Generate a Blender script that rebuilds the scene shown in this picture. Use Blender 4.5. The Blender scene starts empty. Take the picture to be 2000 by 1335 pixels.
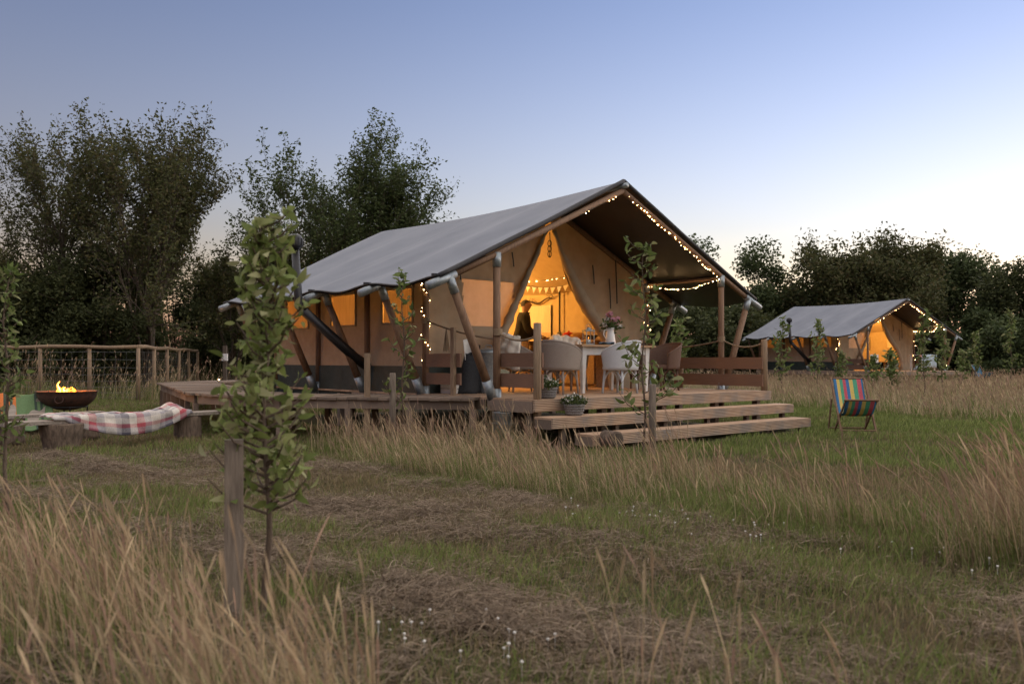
import bpy, math, random
import numpy as np
from mathutils import Vector, Matrix
R = math.radians
rng = np.random.default_rng(7)
random.seed(7)
S = bpy.context.scene
COL = S.collection

# ------------------------------------------------------------------ camera
FPX, HZ, CAMZ = 1709.0, 702.0, 1.15
cam_d = bpy.data.cameras.new('camera')
cam = bpy.data.objects.new('camera', cam_d)
COL.objects.link(cam)
cam.location = (0, 0, CAMZ)
cam.rotation_euler = (R(90), 0, 0)
cam_d.sensor_width = 36
cam_d.lens = FPX / 2000 * 36
cam_d.shift_y = 34.5 / 2000
cam_d.clip_start = 0.05
cam_d.clip_end = 3000
cam_d.dof.use_dof = True
cam_d.dof.focus_distance = 13.0
cam_d.dof.aperture_fstop = 2.8
S.camera = cam

# ------------------------------------------------------------------ sky, added fill lamp, exposure
SUN_AZ, SUN_EL = 50.0, -1.3          # degrees right of the view axis, above the horizon
w = bpy.data.worlds.new('World')
S.world = w
w.use_nodes = True
wn, wl = w.node_tree.nodes, w.node_tree.links
wn.clear()
wo = wn.new('ShaderNodeOutputWorld')
bg = wn.new('ShaderNodeBackground')
sky = wn.new('ShaderNodeTexSky')
sky.sky_type = 'NISHITA'
sky.sun_disc = False
sky.sun_elevation = R(SUN_EL)
sky.sun_rotation = R(SUN_AZ)
sky.altitude = 0
sky.air_density = 1.0
sky.dust_density = 0.7
sky.ozone_density = 1.8
bg.inputs['Strength'].default_value = 0.15
hs_ = wn.new('ShaderNodeHueSaturation')
hs_.inputs['Saturation'].default_value = 0.78
tint = wn.new('ShaderNodeMix')
tint.data_type = 'RGBA'
tint.blend_type = 'MULTIPLY'
tint.inputs[0].default_value = 1.0
tint.inputs[7].default_value = (1.12, 1.0, 1.01, 1)
gm = wn.new('ShaderNodeGamma')
gm.inputs[1].default_value = 1.2
wl.new(sky.outputs[0], gm.inputs[0])
wl.new(gm.outputs[0], hs_.inputs['Color'])
# haze greys the colours towards the horizon, all the way round
wtc = wn.new('ShaderNodeTexCoord')
wsp = wn.new('ShaderNodeSeparateXYZ')
wmr = wn.new('ShaderNodeMapRange')
wmr.inputs['From Min'].default_value = 0.0
wmr.inputs['From Max'].default_value = 0.42
wmr.inputs['To Min'].default_value = 0.62
wmr.inputs['To Max'].default_value = 0.98
wl.new(wtc.outputs['Generated'], wsp.inputs[0])
wl.new(wsp.outputs[2], wmr.inputs[0])
wl.new(wmr.outputs[0], hs_.inputs['Saturation'])
wl.new(hs_.outputs[0], tint.inputs[6])
wl.new(tint.outputs[2], bg.inputs['Color'])
wl.new(bg.outputs[0], wo.inputs['Surface'])

twilight_fill_d = bpy.data.lights.new('sun', 'SUN')  # wide soft lamp added as twilight fill, since the sky alone leaves the ground dark
twilight_fill_d.energy = 0.235
twilight_fill_d.angle = R(160)
twilight_fill_d.color = (1.0, 0.88, 0.72)
sun = bpy.data.objects.new('sun', twilight_fill_d)
COL.objects.link(sun)
twilight_fill_el = 65.0
sun.rotation_euler = (R(90 - twilight_fill_el), 0, R(180 - SUN_AZ))
sun.location = (20, 40, 30)

vs = S.view_settings
vs.view_transform = 'Standard'
vs.look = 'None'
vs.exposure = 3.95
vs.gamma = 1.0
vs.use_curve_mapping = False
S.render.engine = 'CYCLES'
S.cycles.use_denoising = True
S.cycles.max_bounces = 6
S.cycles.diffuse_bounces = 3
S.cycles.glossy_bounces = 2
S.cycles.transmission_bounces = 3
S.cycles.transparent_max_bounces = 8
S.cycles.sample_clamp_indirect = 4.0
S.cycles.caustics_reflective = False
S.cycles.caustics_refractive = False


# ------------------------------------------------------------------ helpers
def tag(o, label=None, cat=None, group=None, kind=None):
    if label: o['label'] = label
    if cat: o['category'] = cat
    if group: o['group'] = group
    if kind: o['kind'] = kind
    return o


def empty(name, loc=(0, 0, 0), rz=0.0):
    o = bpy.data.objects.new(name, None)
    COL.objects.link(o)
    o.location = loc
    o.rotation_euler = (0, 0, rz)
    o.empty_display_size = 0.1
    return o


def link(name, me, parent=None, loc=None, rot=None, scale=None):
    o = bpy.data.objects.new(name, me)
    COL.objects.link(o)
    if parent: o.parent = parent
    if loc is not None: o.location = loc
    if rot is not None: o.rotation_euler = rot
    if scale is not None: o.scale = scale
    return o


def copy_tree(o, parent=None):
    c = o.copy()
    COL.objects.link(c)
    if parent: c.parent = parent
    for ch in list(o.children):
        copy_tree(ch, c)
    return c


class MB:
    def __init__(s):
        s.v, s.f, s.uv = [], [], []

    def add(s, vs_, fs):
        b = len(s.v)
        s.v += [tuple(p) for p in vs_]
        s.f += [tuple(i + b for i in f) for f in fs]
        return s

    def box(s, c, d, rot=None, taper=1.0):
        M = rot if rot is not None else Matrix.Identity(3)
        vs_ = []
        for z in (-.5, .5):
            t = taper if z > 0 else 1.0
            for x, y in ((-.5, -.5), (.5, -.5), (.5, .5), (-.5, .5)):
                vs_.append(Vector(c) + M @ Vector((x * d[0] * t, y * d[1] * t, z * d[2])))
        return s.add(vs_, [(3, 2, 1, 0), (4, 5, 6, 7), (0, 1, 5, 4), (1, 2, 6, 5), (2, 3, 7, 6), (3, 0, 4, 7)])

    def tube(s, pts, r, n=8, cap=True, squash=1.0):
        pts = [Vector(p) for p in pts]
        k = len(pts)
        if not hasattr(r, '__len__'): r = [r] * k
        vs_, fs = [], []
        ref = None
        for i, p in enumerate(pts):
            d = (pts[min(i + 1, k - 1)] - pts[max(i - 1, 0)])
            if d.length < 1e-9: d = Vector((0, 0, 1))
            d.normalize()
            if ref is None:
                ref = Vector((0, 0, 1)) if abs(d.z) < .9 else Vector((1, 0, 0))
            a = ref - d * ref.dot(d)
            if a.length < 1e-6: a = d.orthogonal()
            a.normalize()
            ref = a
            b = d.cross(a)
            for j in range(n):
                t = 2 * math.pi * j / n
                vs_.append(p + (a * math.cos(t) * squash + b * math.sin(t)) * r[i])
        for i in range(k - 1):
            for j in range(n):
                j2 = (j + 1) % n
                fs.append((i * n + j, i * n + j2, (i + 1) * n + j2, (i + 1) * n + j))
        if cap:
            fs.append(tuple(range(n - 1, -1, -1)))
            fs.append(tuple((k - 1) * n + j for j in range(n)))
        return s.add(vs_, fs)

    def lathe(s, prof, n=16, c=(0, 0, 0), wob=None):
        vs_, fs = [], []
        k = len(prof)
        for r, z in prof:
            for j in range(n):
                t = 2 * math.pi * j / n
                q = r * (1 + (wob(t, z) if wob else 0))
                vs_.append((c[0] + q * math.cos(t), c[1] + q * math.sin(t), c[2] + z))
        for i in range(k - 1):
            for j in range(n):
                j2 = (j + 1) % n
                fs.append((i * n + j, i * n + j2, (i + 1) * n + j2, (i + 1) * n + j))
        fs.append(tuple(range(n - 1, -1, -1)))
        fs.append(tuple((k - 1) * n + j for j in range(n)))
        return s.add(vs_, fs)

    def grid(s, fn, nu, nv, skip=None):
        b = len(s.v)
        for j in range(nv + 1):
            for i in range(nu + 1):
                s.v.append(tuple(fn(i / nu, j / nv)))
                s.uv.append((i / nu, j / nv))
        for j in range(nv):
            for i in range(nu):
                if skip and skip(i, j): continue
                a = b + j * (nu + 1) + i
                s.f.append((a, a + 1, a + nu + 2, a + nu + 1))
        return s

    def mesh(s, name, m, smooth=False):
        me = bpy.data.meshes.new(name)
        me.from_pydata(s.v, [], s.f)
        if m: me.materials.append(m)
        if s.uv and len(s.uv) == len(s.v):
            ul = me.uv_layers.new(name='UVMap')
            li = np.zeros(len(me.loops), dtype=np.int32)
            me.loops.foreach_get('vertex_index', li)
            ul.data.foreach_set('uv', np.array(s.uv, dtype=np.float32)[li].ravel())
        if smooth:
            me.polygons.foreach_set('use_smooth', [True] * len(me.polygons))
        me.update()
        return me

    def build(s, name, m, parent=None, loc=None, rot=None, smooth=False, thick=0):
        o = link(name, s.mesh(name, m, smooth), parent, loc, rot)
        if thick:
            md = o.modifiers.new('solid', 'SOLIDIFY')
            md.thickness = thick
            md.offset = 0
        return o


def np_mesh(name, V, T, m, col=None, smooth=False):
    """triangle mesh from arrays; col = per-vertex colour"""
    me = bpy.data.meshes.new(name)
    V = np.asarray(V, dtype=np.float32)
    T = np.asarray(T, dtype=np.int32)
    me.vertices.add(len(V))
    me.vertices.foreach_set('co', V.ravel())
    me.loops.add(T.size)
    me.loops.foreach_set('vertex_index', T.ravel())
    me.polygons.add(len(T))
    me.polygons.foreach_set('loop_start', np.arange(0, T.size, 3, dtype=np.int32))
    if smooth:
        me.polygons.foreach_set('use_smooth', np.ones(len(T), dtype=bool))
    if col is not None:
        at = me.color_attributes.new('col', 'FLOAT_COLOR', 'POINT')
        c4 = np.ones((len(V), 4), dtype=np.float32)
        c4[:, :3] = col
        at.data.foreach_set('color', c4.ravel())
    me.update(calc_edges=True)
    me.validate()
    if m: me.materials.append(m)
    return me


# ------------------------------------------------------------------ materials
def new_mat(name):
    m = bpy.data.materials.new(name)
    m.use_nodes = True
    nt = m.node_tree
    nt.nodes.clear()
    out = nt.nodes.new('ShaderNodeOutputMaterial')
    b = nt.nodes.new('ShaderNodeBsdfPrincipled')
    nt.links.new(b.outputs[0], out.inputs[0])
    return m, nt, b, out


def N(nt, t, **kw):
    n = nt.nodes.new(t)
    for k, v in kw.items():
        if k.startswith('i_'):
            n.inputs[k[2:].replace('_', ' ')].default_value = v
        else:
            setattr(n, k, v)
    return n


def mat(name, c1, c2=None, rough=.7, scale=(6, 6, 6), noise=4, bump=0.0, bscale=30, metal=0.0, spec=.5, trans=0.0, tcol=None,
        coord='Object', detail=5, emis=None, estr=0, rand=0.0, contrast=(.3, .7)):
    m, nt, b, out = new_mat(name)
    L = nt.links.new
    b.inputs['Roughness'].default_value = rough
    b.inputs['Metallic'].default_value = metal
    b.inputs['Specular IOR Level'].default_value = spec
    c2 = c2 or tuple(x * .8 for x in c1)
    tc = N(nt, 'ShaderNodeTexCoord')
    mp = N(nt, 'ShaderNodeMapping')
    mp.inputs['Scale'].default_value = scale
    L(tc.outputs[coord], mp.inputs[0])
    nz = N(nt, 'ShaderNodeTexNoise')
    nz.inputs['Scale'].default_value = noise
    nz.inputs['Detail'].default_value = detail
    L(mp.outputs[0], nz.inputs['Vector'])
    cr = N(nt, 'ShaderNodeValToRGB')
    cr.color_ramp.elements[0].position = contrast[0]
    cr.color_ramp.elements[1].position = contrast[1]
    cr.color_ramp.elements[0].color = (*c2, 1)
    cr.color_ramp.elements[1].color = (*c1, 1)
    L(nz.outputs[0], cr.inputs[0])
    colout = cr.outputs[0]
    if rand:
        oi = N(nt, 'ShaderNodeObjectInfo')
        hs = N(nt, 'ShaderNodeHueSaturation')
        mr = N(nt, 'ShaderNodeMapRange')
        mr.inputs['To Min'].default_value = 1 - rand
        mr.inputs['To Max'].default_value = 1 + rand
        L(oi.outputs['Random'], mr.inputs[0])
        L(mr.outputs[0], hs.inputs['Value'])
        L(colout, hs.inputs['Color'])
        colout = hs.outputs[0]
    L(colout, b.inputs['Base Color'])
    if bump:
        n2 = N(nt, 'ShaderNodeTexNoise')
        n2.inputs['Scale'].default_value = bscale
        n2.inputs['Detail'].default_value = 4
        L(mp.outputs[0], n2.inputs['Vector'])
        bp = N(nt, 'ShaderNodeBump')
        bp.inputs['Strength'].default_value = bump
        bp.inputs['Distance'].default_value = .02
        L(n2.outputs[0], bp.inputs['Height'])
        L(bp.outputs[0], b.inputs['Normal'])
    if trans:
        tr = N(nt, 'ShaderNodeBsdfTranslucent')
        if tcol: tr.inputs[0].default_value = (*tcol, 1)
        else: L(colout, tr.inputs[0])
        mx = N(nt, 'ShaderNodeMixShader')
        mx.inputs[0].default_value = trans
        L(b.outputs[0], mx.inputs[1])
        L(tr.outputs[0], mx.inputs[2])
        L(mx.outputs[0], out.inputs[0])
    if emis:
        b.inputs['Emission Color'].default_value = (*emis, 1)
        b.inputs['Emission Strength'].default_value = estr
    return m


def attr_mat(name, trans=.3, rough=.7, spec=.25, vary=.25):
    """foliage / grass: colour attribute varied per leaf or blade"""
    m, nt, b, out = new_mat(name)
    L = nt.links.new
    at = N(nt, 'ShaderNodeAttribute', attribute_name='col')
    ge = N(nt, 'ShaderNodeNewGeometry')
    hs = N(nt, 'ShaderNodeHueSaturation')
    mr = N(nt, 'ShaderNodeMapRange')
    mr.inputs['To Min'].default_value = 1 - vary
    mr.inputs['To Max'].default_value = 1 + vary
    L(ge.outputs['Random Per Island'], mr.inputs[0])
    L(mr.outputs[0], hs.inputs['Value'])
    L(at.outputs['Color'], hs.inputs['Color'])
    L(hs.outputs[0], b.inputs['Base Color'])
    b.inputs['Roughness'].default_value = rough
    b.inputs['Specular IOR Level'].default_value = spec
    tr = N(nt, 'ShaderNodeBsdfTranslucent')
    L(hs.outputs[0], tr.inputs[0])
    mx = N(nt, 'ShaderNodeMixShader')
    mx.inputs[0].default_value = trans
    L(b.outputs[0], mx.inputs[1])
    L(tr.outputs[0], mx.inputs[2])
    L(mx.outputs[0], out.inputs[0])
    return m


def stripes_mat(name, cols, n, axis=0, rough=.85, two=None):
    """woven stripes on UVs; two = second set of stripes across (plaid)"""
    m, nt, b, out = new_mat(name)
    L = nt.links.new
    tc = N(nt, 'ShaderNodeTexCoord')
    sp = N(nt, 'ShaderNodeSeparateXYZ')
    L(tc.outputs['UV'], sp.inputs[0])

    def ramp(sock, cols, n):
        mu = N(nt, 'ShaderNodeMath', operation='MULTIPLY')
        mu.inputs[1].default_value = n
        L(sock, mu.inputs[0])
        fr = N(nt, 'ShaderNodeMath', operation='FRACT')
        L(mu.outputs[0], fr.inputs[0])
        cr = N(nt, 'ShaderNodeValToRGB')
        cr.color_ramp.interpolation = 'CONSTANT'
        e = cr.color_ramp.elements
        while len(e) < len(cols): e.new(.5)
        for i, (p, c) in enumerate(cols):
            e[i].position = p
            e[i].color = (*c, 1)
        L(fr.outputs[0], cr.inputs[0])
        return cr.outputs[0]
    c = ramp(sp.outputs[axis], cols, n)
    if two:
        c2 = ramp(sp.outputs[1 - axis], two[0], two[1])
        mx = N(nt, 'ShaderNodeMix', data_type='RGBA', blend_type='MIX')
        mx.inputs[0].default_value = .5
        L(c, mx.inputs[6])
        L(c2, mx.inputs[7])
        c = mx.outputs[2]
    nz = N(nt, 'ShaderNodeTexNoise')
    nz.inputs['Scale'].default_value = 60
    nz.inputs['Detail'].default_value = 4
    L(tc.outputs['Object'], nz.inputs['Vector'])
    m2 = N(nt, 'ShaderNodeMix', data_type='RGBA', blend_type='OVERLAY')
    m2.inputs[0].default_value = .35
    L(c, m2.inputs[6])
    L(nz.outputs[0], m2.inputs[7])
    L(m2.outputs[2], b.inputs['Base Color'])
    bp = N(nt, 'ShaderNodeBump')
    bp.inputs['Strength'].default_value = .5
    bp.inputs['Distance'].default_value = .01
    L(nz.outputs[0], bp.inputs['Height'])
    L(bp.outputs[0], b.inputs['Normal'])
    b.inputs['Roughness'].default_value = rough
    b.inputs['Specular IOR Level'].default_value = .1
    return m


M = {}
M['pole'] = mat('pole_wood', (.25, .15, .085), (.15, .085, .05), .75, (14, 14, 1.5), 3, .3, 8)
M['zinc'] = mat('galvanised_steel', (.36, .40, .42), (.24, .28, .30), .45, (5, 5, 5), 6, .05, metal=.6)
M['board'] = mat('weathered_board', (.27, .20, .15), (.16, .12, .09), .8, (1.5, 12, 12), 3, .3, 10, rand=.28)
M['newboard'] = mat('decking_softwood', (.50, .34, .22), (.34, .22, .14), .75, (1.5, 14, 14), 3, .3, 10, rand=.25)
M['rail'] = mat('rail_board', (.27, .15, .095), (.17, .095, .06), .75, (2, 14, 14), 3, .3, 10, rand=.12)
M['post'] = mat('round_post_wood', (.34, .24, .15), (.20, .14, .09), .8, (14, 14, 1.5), 3, .35, 8)
M['greypost'] = mat('grey_stake_wood', (.27, .22, .17), (.15, .12, .095), .85, (20, 20, 2), 3, .5, 8)
M['canvas'] = mat('tan_canvas', (.40, .325, .235), (.33, .265, .19), .9, (3, 3, 3), 2, .12, 120, spec=.1, trans=.035, tcol=(.62, .42, .2))
M['liner'] = mat('cream_inner_canvas', (.74, .58, .32), (.66, .5, .27), .9, (3, 3, 3), 2, .1, 100, spec=.1, trans=.12, tcol=(.7, .5, .25))
M['pane'] = mat('window_curtain', (.62, .44, .24), (.40, .27, .14), .7, (1, 16, .7), 2, .3, 6, spec=.3, trans=.42, contrast=(.2, .8))
M['gauze'] = mat('window_gauze', (.60, .47, .34), (.48, .36, .25), .4, (3, 3, 3), 2, .08, 40, spec=.5, trans=.22, tcol=(.9, .66, .42))
M['blind'] = mat('cream_blind', (.82, .74, .56), (.74, .66, .48), .9, (2, 8, 1), 3, .1, 30, spec=.1)
M['skirt'] = mat('dark_green_pvc', (.035, .05, .045), (.02, .03, .028), .5, (3, 3, 3), 3, .2, 12)
M['lining'] = mat('dark_fly_lining', (.032, .027, .024), (.022, .018, .016), .35, (3, 3, 3), 3, .1, 40, spec=.5)
M['trim'] = mat('dark_webbing', (.035, .037, .042), (.02, .02, .024), .6, (8, 8, 8), 4)
M['iron'] = mat('black_flue_steel', (.018, .018, .02), (.01, .01, .011), .4, (6, 6, 6), 4, .05)
M['rust'] = mat('rusty_iron', (.10, .04, .025), (.035, .02, .017), .8, (6, 6, 6), 4, .3, 20)
M['rope'] = mat('hemp_rope', (.38, .28, .18), (.22, .16, .10), .9, (40, 40, 40), 4, .5, 30)
M['white'] = mat('white_paint', (.74, .73, .70), (.64, .63, .6), .5, (4, 4, 4), 4, .05)
M['enamel'] = mat('white_enamel', (.80, .80, .79), (.74, .74, .73), .2, (4, 4, 4), 3)
M['tabletop'] = mat('scrubbed_pine', (.42, .26, .14), (.30, .18, .09), .6, (2, 14, 14), 3, .1)
M['wick_w'] = mat('white_loom', (.72, .76, .80), (.56, .60, .64), .65, (60, 60, 60), 3, .6, 3)
M['wick_g'] = mat('grey_loom', (.42, .36, .31), (.27, .23, .20), .75, (60, 60, 60), 3, .6, 3)
M['wick_b'] = mat('brown_loom', (.20, .115, .08), (.11, .065, .045), .75, (60, 60, 60), 3, .6, 3)
M['fleece'] = mat('sheepskin', (.86, .82, .73), (.78, .72, .62), .95, (20, 20, 20), 5, .35, 12, spec=.05)
M['basket'] = mat('grey_basket', (.34, .33, .32), (.17, .165, .16), .8, (30, 30, 60), 3, .8, 3)
M['bark'] = mat('bark', (.20, .145, .105), (.08, .058, .042), .9, (7, 7, 2), 4, .9, 6)
M['treebark'] = mat('tree_bark', (.11, .085, .062), (.06, .045, .034), .9, (5, 5, 1.5), 4, .6, 8)
M['stem'] = mat('sapling_bark', (.15, .11, .075), (.08, .055, .04), .85, (30, 30, 6), 4, .4, 8)
M['cutwood'] = mat('cut_wood', (.42, .29, .17), (.27, .18, .10), .85, (12, 12, 12), 3, .3)
M['plank'] = mat('grey_plank', (.35, .30, .25), (.20, .17, .14), .85, (2, 14, 14), 3, .4, 10)
M['glass'] = None
M['leafattr'] = attr_mat('leaves', .3)
M['grass'] = attr_mat('grass_blades', .25, .75, .15, .3)
M['bulb'] = mat('fairy_bulb', (1, .8, .5), None, .4, emis=(1.0, .60, .25), estr=3.4)
M['wire'] = mat('thin_wire', (.16, .17, .16), (.1, .1, .1), .5, metal=.5)
M['cable'] = mat('cable', (.03, .035, .025), None, .6)
M['flame'] = mat('flame', (1, .4, .05), None, .8, emis=(1.0, .16, .01), estr=.12)
M['flame2'] = mat('flame_core', (1, .7, .2), None, .8, emis=(1.0, .28, .03), estr=.2)
M['ember'] = mat('embers', (.1, .04, .03), (.03, .02, .02), .9, (12, 12, 12), 5, .8, emis=(1, .18, .02), estr=.06)
M['skin'] = mat('skin', (.36, .20, .14), (.30, .165, .11), .55, (8, 8, 8), 4)
M['hair'] = mat('grey_hair', (.06, .055, .05), (.03, .026, .024), .7, (40, 40, 40), 4, .6)
M['jumper'] = mat('dark_jumper', (.012, .011, .012), (.007, .007, .008), .95, (30, 30, 30), 4, .4, 10)
M['trousers'] = mat('beige_trousers', (.36, .28, .20), (.28, .21, .15), .9, (10, 10, 10), 4, .2)
M['red'] = mat('red_enamel', (.62, .04, .03), (.5, .03, .02), .3)
M['bread'] = mat('bread_crust', (.55, .33, .14), (.36, .19, .07), .8, (10, 10, 10), 4, .4)
M['pink'] = mat('pink_petals', (.66, .36, .42), (.5, .22, .3), .8, (20, 20, 20), 4)
M['wpetal'] = mat('white_petals', (.80, .78, .74), (.66, .64, .6), .8, (20, 20, 20), 4)
M['bag'] = mat('dark_canvas', (.03, .034, .04), (.02, .022, .026), .8, (8, 8, 8), 4, .2)
M['blue'] = mat('faded_blue_cloth', (.10, .19, .27), (.07, .13, .2), .9, (8, 8, 8), 4, .2)
M['plastic'] = mat('white_plastic', (.7, .7, .7), (.6, .6, .6), .4)


def glass_mat():
    m, nt, b, out = new_mat('lantern_glass')
    b.inputs['Base Color'].default_value = (.95, .97, .96, 1)
    b.inputs['Roughness'].default_value = .04
    b.inputs['Transmission Weight'].default_value = .95
    b.inputs['IOR'].default_value = 1.1
    return m


M['glass'] = glass_mat()


def fly_mat():
    m, nt, b, out = new_mat('grey_fly_sheet')
    L = nt.links.new
    tc = N(nt, 'ShaderNodeTexCoord')
    sp = N(nt, 'ShaderNodeSeparateXYZ')
    L(tc.outputs['Object'], sp.inputs[0])
    dv = N(nt, 'ShaderNodeMath', operation='MODULO')
    ad = N(nt, 'ShaderNodeMath', operation='ADD')
    ad.inputs[1].default_value = 3.44
    L(sp.outputs[1], ad.inputs[0])
    L(ad.outputs[0], dv.inputs[0])
    dv.inputs[1].default_value = 1.72
    lt = N(nt, 'ShaderNodeMath', operation='LESS_THAN')
    L(dv.outputs[0], lt.inputs[0])
    lt.inputs[1].default_value = .06
    nz = N(nt, 'ShaderNodeTexNoise')
    nz.inputs['Scale'].default_value = 1.3
    nz.inputs['Detail'].default_value = 6
    L(tc.outputs['Object'], nz.inputs['Vector'])
    cr = N(nt, 'ShaderNodeValToRGB')
    cr.color_ramp.elements[0].position = .3
    cr.color_ramp.elements[1].position = .7
    cr.color_ramp.elements[0].color = (.135, .152, .19, 1)
    cr.color_ramp.elements[1].color = (.18, .197, .235, 1)
    L(nz.outputs[0], cr.inputs[0])
    mx = N(nt, 'ShaderNodeMix', data_type='RGBA')
    mm = N(nt, 'ShaderNodeMath', operation='MULTIPLY')
    mm.inputs[1].default_value = .35
    L(lt.outputs[0], mm.inputs[0])
    L(mm.outputs[0], mx.inputs[0])
    L(cr.outputs[0], mx.inputs[6])
    mx.inputs[7].default_value = (.26, .275, .31, 1)
    L(mx.outputs[2], b.inputs['Base Color'])
    n2 = N(nt, 'ShaderNodeTexNoise')
    n2.inputs['Scale'].default_value = 160
    L(tc.outputs['Object'], n2.inputs['Vector'])
    bp = N(nt, 'ShaderNodeBump')
    bp.inputs['Strength'].default_value = .15
    bp.inputs['Distance'].default_value = .005
    L(n2.outputs[0], bp.inputs['Height'])
    L(bp.outputs[0], b.inputs['Normal'])
    b.inputs['Roughness'].default_value = .62
    b.inputs['Specular IOR Level'].default_value = .35
    return m


M['fly'] = fly_mat()


def groove_mat():
    """grooved decking: ribs run along the board (local x), fine relief only"""
    m, nt, b, out = new_mat('grooved_decking')
    L = nt.links.new
    tc = N(nt, 'ShaderNodeTexCoord')
    mp = N(nt, 'ShaderNodeMapping')
    mp.inputs['Scale'].default_value = (1.2, 14, 14)
    L(tc.outputs['Object'], mp.inputs[0])
    nz = N(nt, 'ShaderNodeTexNoise')
    nz.inputs['Scale'].default_value = 3
    nz.inputs['Detail'].default_value = 5
    L(mp.outputs[0], nz.inputs['Vector'])
    cr = N(nt, 'ShaderNodeValToRGB')
    cr.color_ramp.elements[0].position = .3
    cr.color_ramp.elements[1].position = .72
    cr.color_ramp.elements[0].color = (.33, .22, .145, 1)
    cr.color_ramp.elements[1].color = (.52, .37, .25, 1)
    L(nz.outputs[0], cr.inputs[0])
    sp = N(nt, 'ShaderNodeSeparateXYZ')
    L(tc.outputs['Object'], sp.inputs[0])
    mu = N(nt, 'ShaderNodeMath', operation='MULTIPLY')
    mu.inputs[1].default_value = 2 * math.pi / .022
    L(sp.outputs[2], mu.inputs[0])
    sn = N(nt, 'ShaderNodeMath', operation='SINE')
    L(mu.outputs[0], sn.inputs[0])
    bp = N(nt, 'ShaderNodeBump')
    bp.inputs['Strength'].default_value = .8
    bp.inputs['Distance'].default_value = .006
    L(sn.outputs[0], bp.inputs['Height'])
    L(bp.outputs[0], b.inputs['Normal'])
    n3 = N(nt, 'ShaderNodeTexNoise')
    n3.inputs['Scale'].default_value = 2.2
    n3.inputs['Detail'].default_value = 7
    L(tc.outputs['Object'], n3.inputs['Vector'])
    c3 = N(nt, 'ShaderNodeValToRGB')
    c3.color_ramp.elements[0].position = .45
    c3.color_ramp.elements[1].position = .62
    L(n3.outputs[0], c3.inputs[0])
    m3 = N(nt, 'ShaderNodeMix', data_type='RGBA')
    L(c3.outputs[0], m3.inputs[0])
    L(cr.outputs[0], m3.inputs[6])
    m3.inputs[7].default_value = (.27, .225, .185, 1)
    L(m3.outputs[2], b.inputs['Base Color'])
    b.inputs['Roughness'].default_value = .75
    return m


M['groove'] = groove_mat()

# ------------------------------------------------------------------ ground
def gz(x, y):
    return .025 * np.sin(x * 1.3 + .5) * np.cos(y * 1.1) + .018 * np.sin(x * 3.1 + y * 2.3)


def ground():
    def axis(a, b, step, far):
        core = np.arange(a, b + .01, step)
        out1 = a - np.geomspace(1, far, 14)[::-1]
        out2 = b + np.geomspace(1, far, 14)
        return np.concatenate([out1, core, out2])
    xs = axis(-14, 18, .4, 700)
    ys = axis(-4, 34, .4, 700)
    X, Y = np.meshgrid(xs, ys)
    Z = gz(X, Y)
    far = (np.abs(X) > 40) | (Y > 60) | (Y < -12)
    Z[far] = 0
    V = np.stack([X, Y, Z], -1).reshape(-1, 3)
    nx = len(xs)
    i, j = np.meshgrid(np.arange(nx - 1), np.arange(len(ys) - 1))
    a = (j * nx + i).ravel()
    T = np.concatenate([np.stack([a, a + 1, a + nx + 1], 1), np.stack([a, a + nx + 1, a + nx], 1)])
    m, nt, b, out = new_mat('meadow_soil')
    L = nt.links.new
    tc = N(nt, 'ShaderNodeTexCoord')
    nz = N(nt, 'ShaderNodeTexNoise')
    nz.inputs['Scale'].default_value = .9
    nz.inputs['Detail'].default_value = 8
    L(tc.outputs['Object'], nz.inputs['Vector'])
    cr = N(nt, 'ShaderNodeValToRGB')
    e = cr.color_ramp.elements
    e[0].position, e[1].position = .35, .65
    e[0].color = (.085, .10, .04, 1)
    e[1].color = (.17, .13, .08, 1)
    L(nz.outputs[0], cr.inputs[0])
    n2 = N(nt, 'ShaderNodeTexNoise')
    n2.inputs['Scale'].default_value = 25
    n2.inputs['Detail'].default_value = 6
    L(tc.outputs['Object'], n2.inputs['Vector'])
    mx = N(nt, 'ShaderNodeMix', data_type='RGBA', blend_type='MULTIPLY')
    mx.inputs[0].default_value = .8
    L(cr.outputs[0], mx.inputs[6])
    L(n2.outputs[0], mx.inputs[7])
    L(mx.outputs[2], b.inputs['Base Color'])
    bp = N(nt, 'ShaderNodeBump')
    bp.inputs['Distance'].default_value = .05
    L(n2.outputs[0], bp.inputs['Height'])
    L(bp.outputs[0], b.inputs['Normal'])
    b.inputs['Roughness'].default_value = .95
    b.inputs['Specular IOR Level'].default_value = .1
    o = link('ground', np_mesh('ground', V, T, m, smooth=True))
    tag(o, 'mown meadow ground under the whole camp', None, None, 'structure')


ground()

# ------------------------------------------------------------------ the tent frame of reference
UX, UY = .763, .647
O1 = Vector((-.21, 12.1, .63))
RZ1 = math.atan2(UY, UX)
W, BAY = 5.1, 1.72
FR = [BAY * i for i in range(5)]
DECK = .63


def T1(u, v, z=0.0):
    """tent-local -> world"""
    return Vector((O1.x + u * UX - v * UY, O1.y + u * UY + v * UX, O1.z + z))


def roofz(u):
    d = min(u, W - u)
    return 2.07 + d * .49 if d > 0 else 2.07 + d * .45


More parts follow.
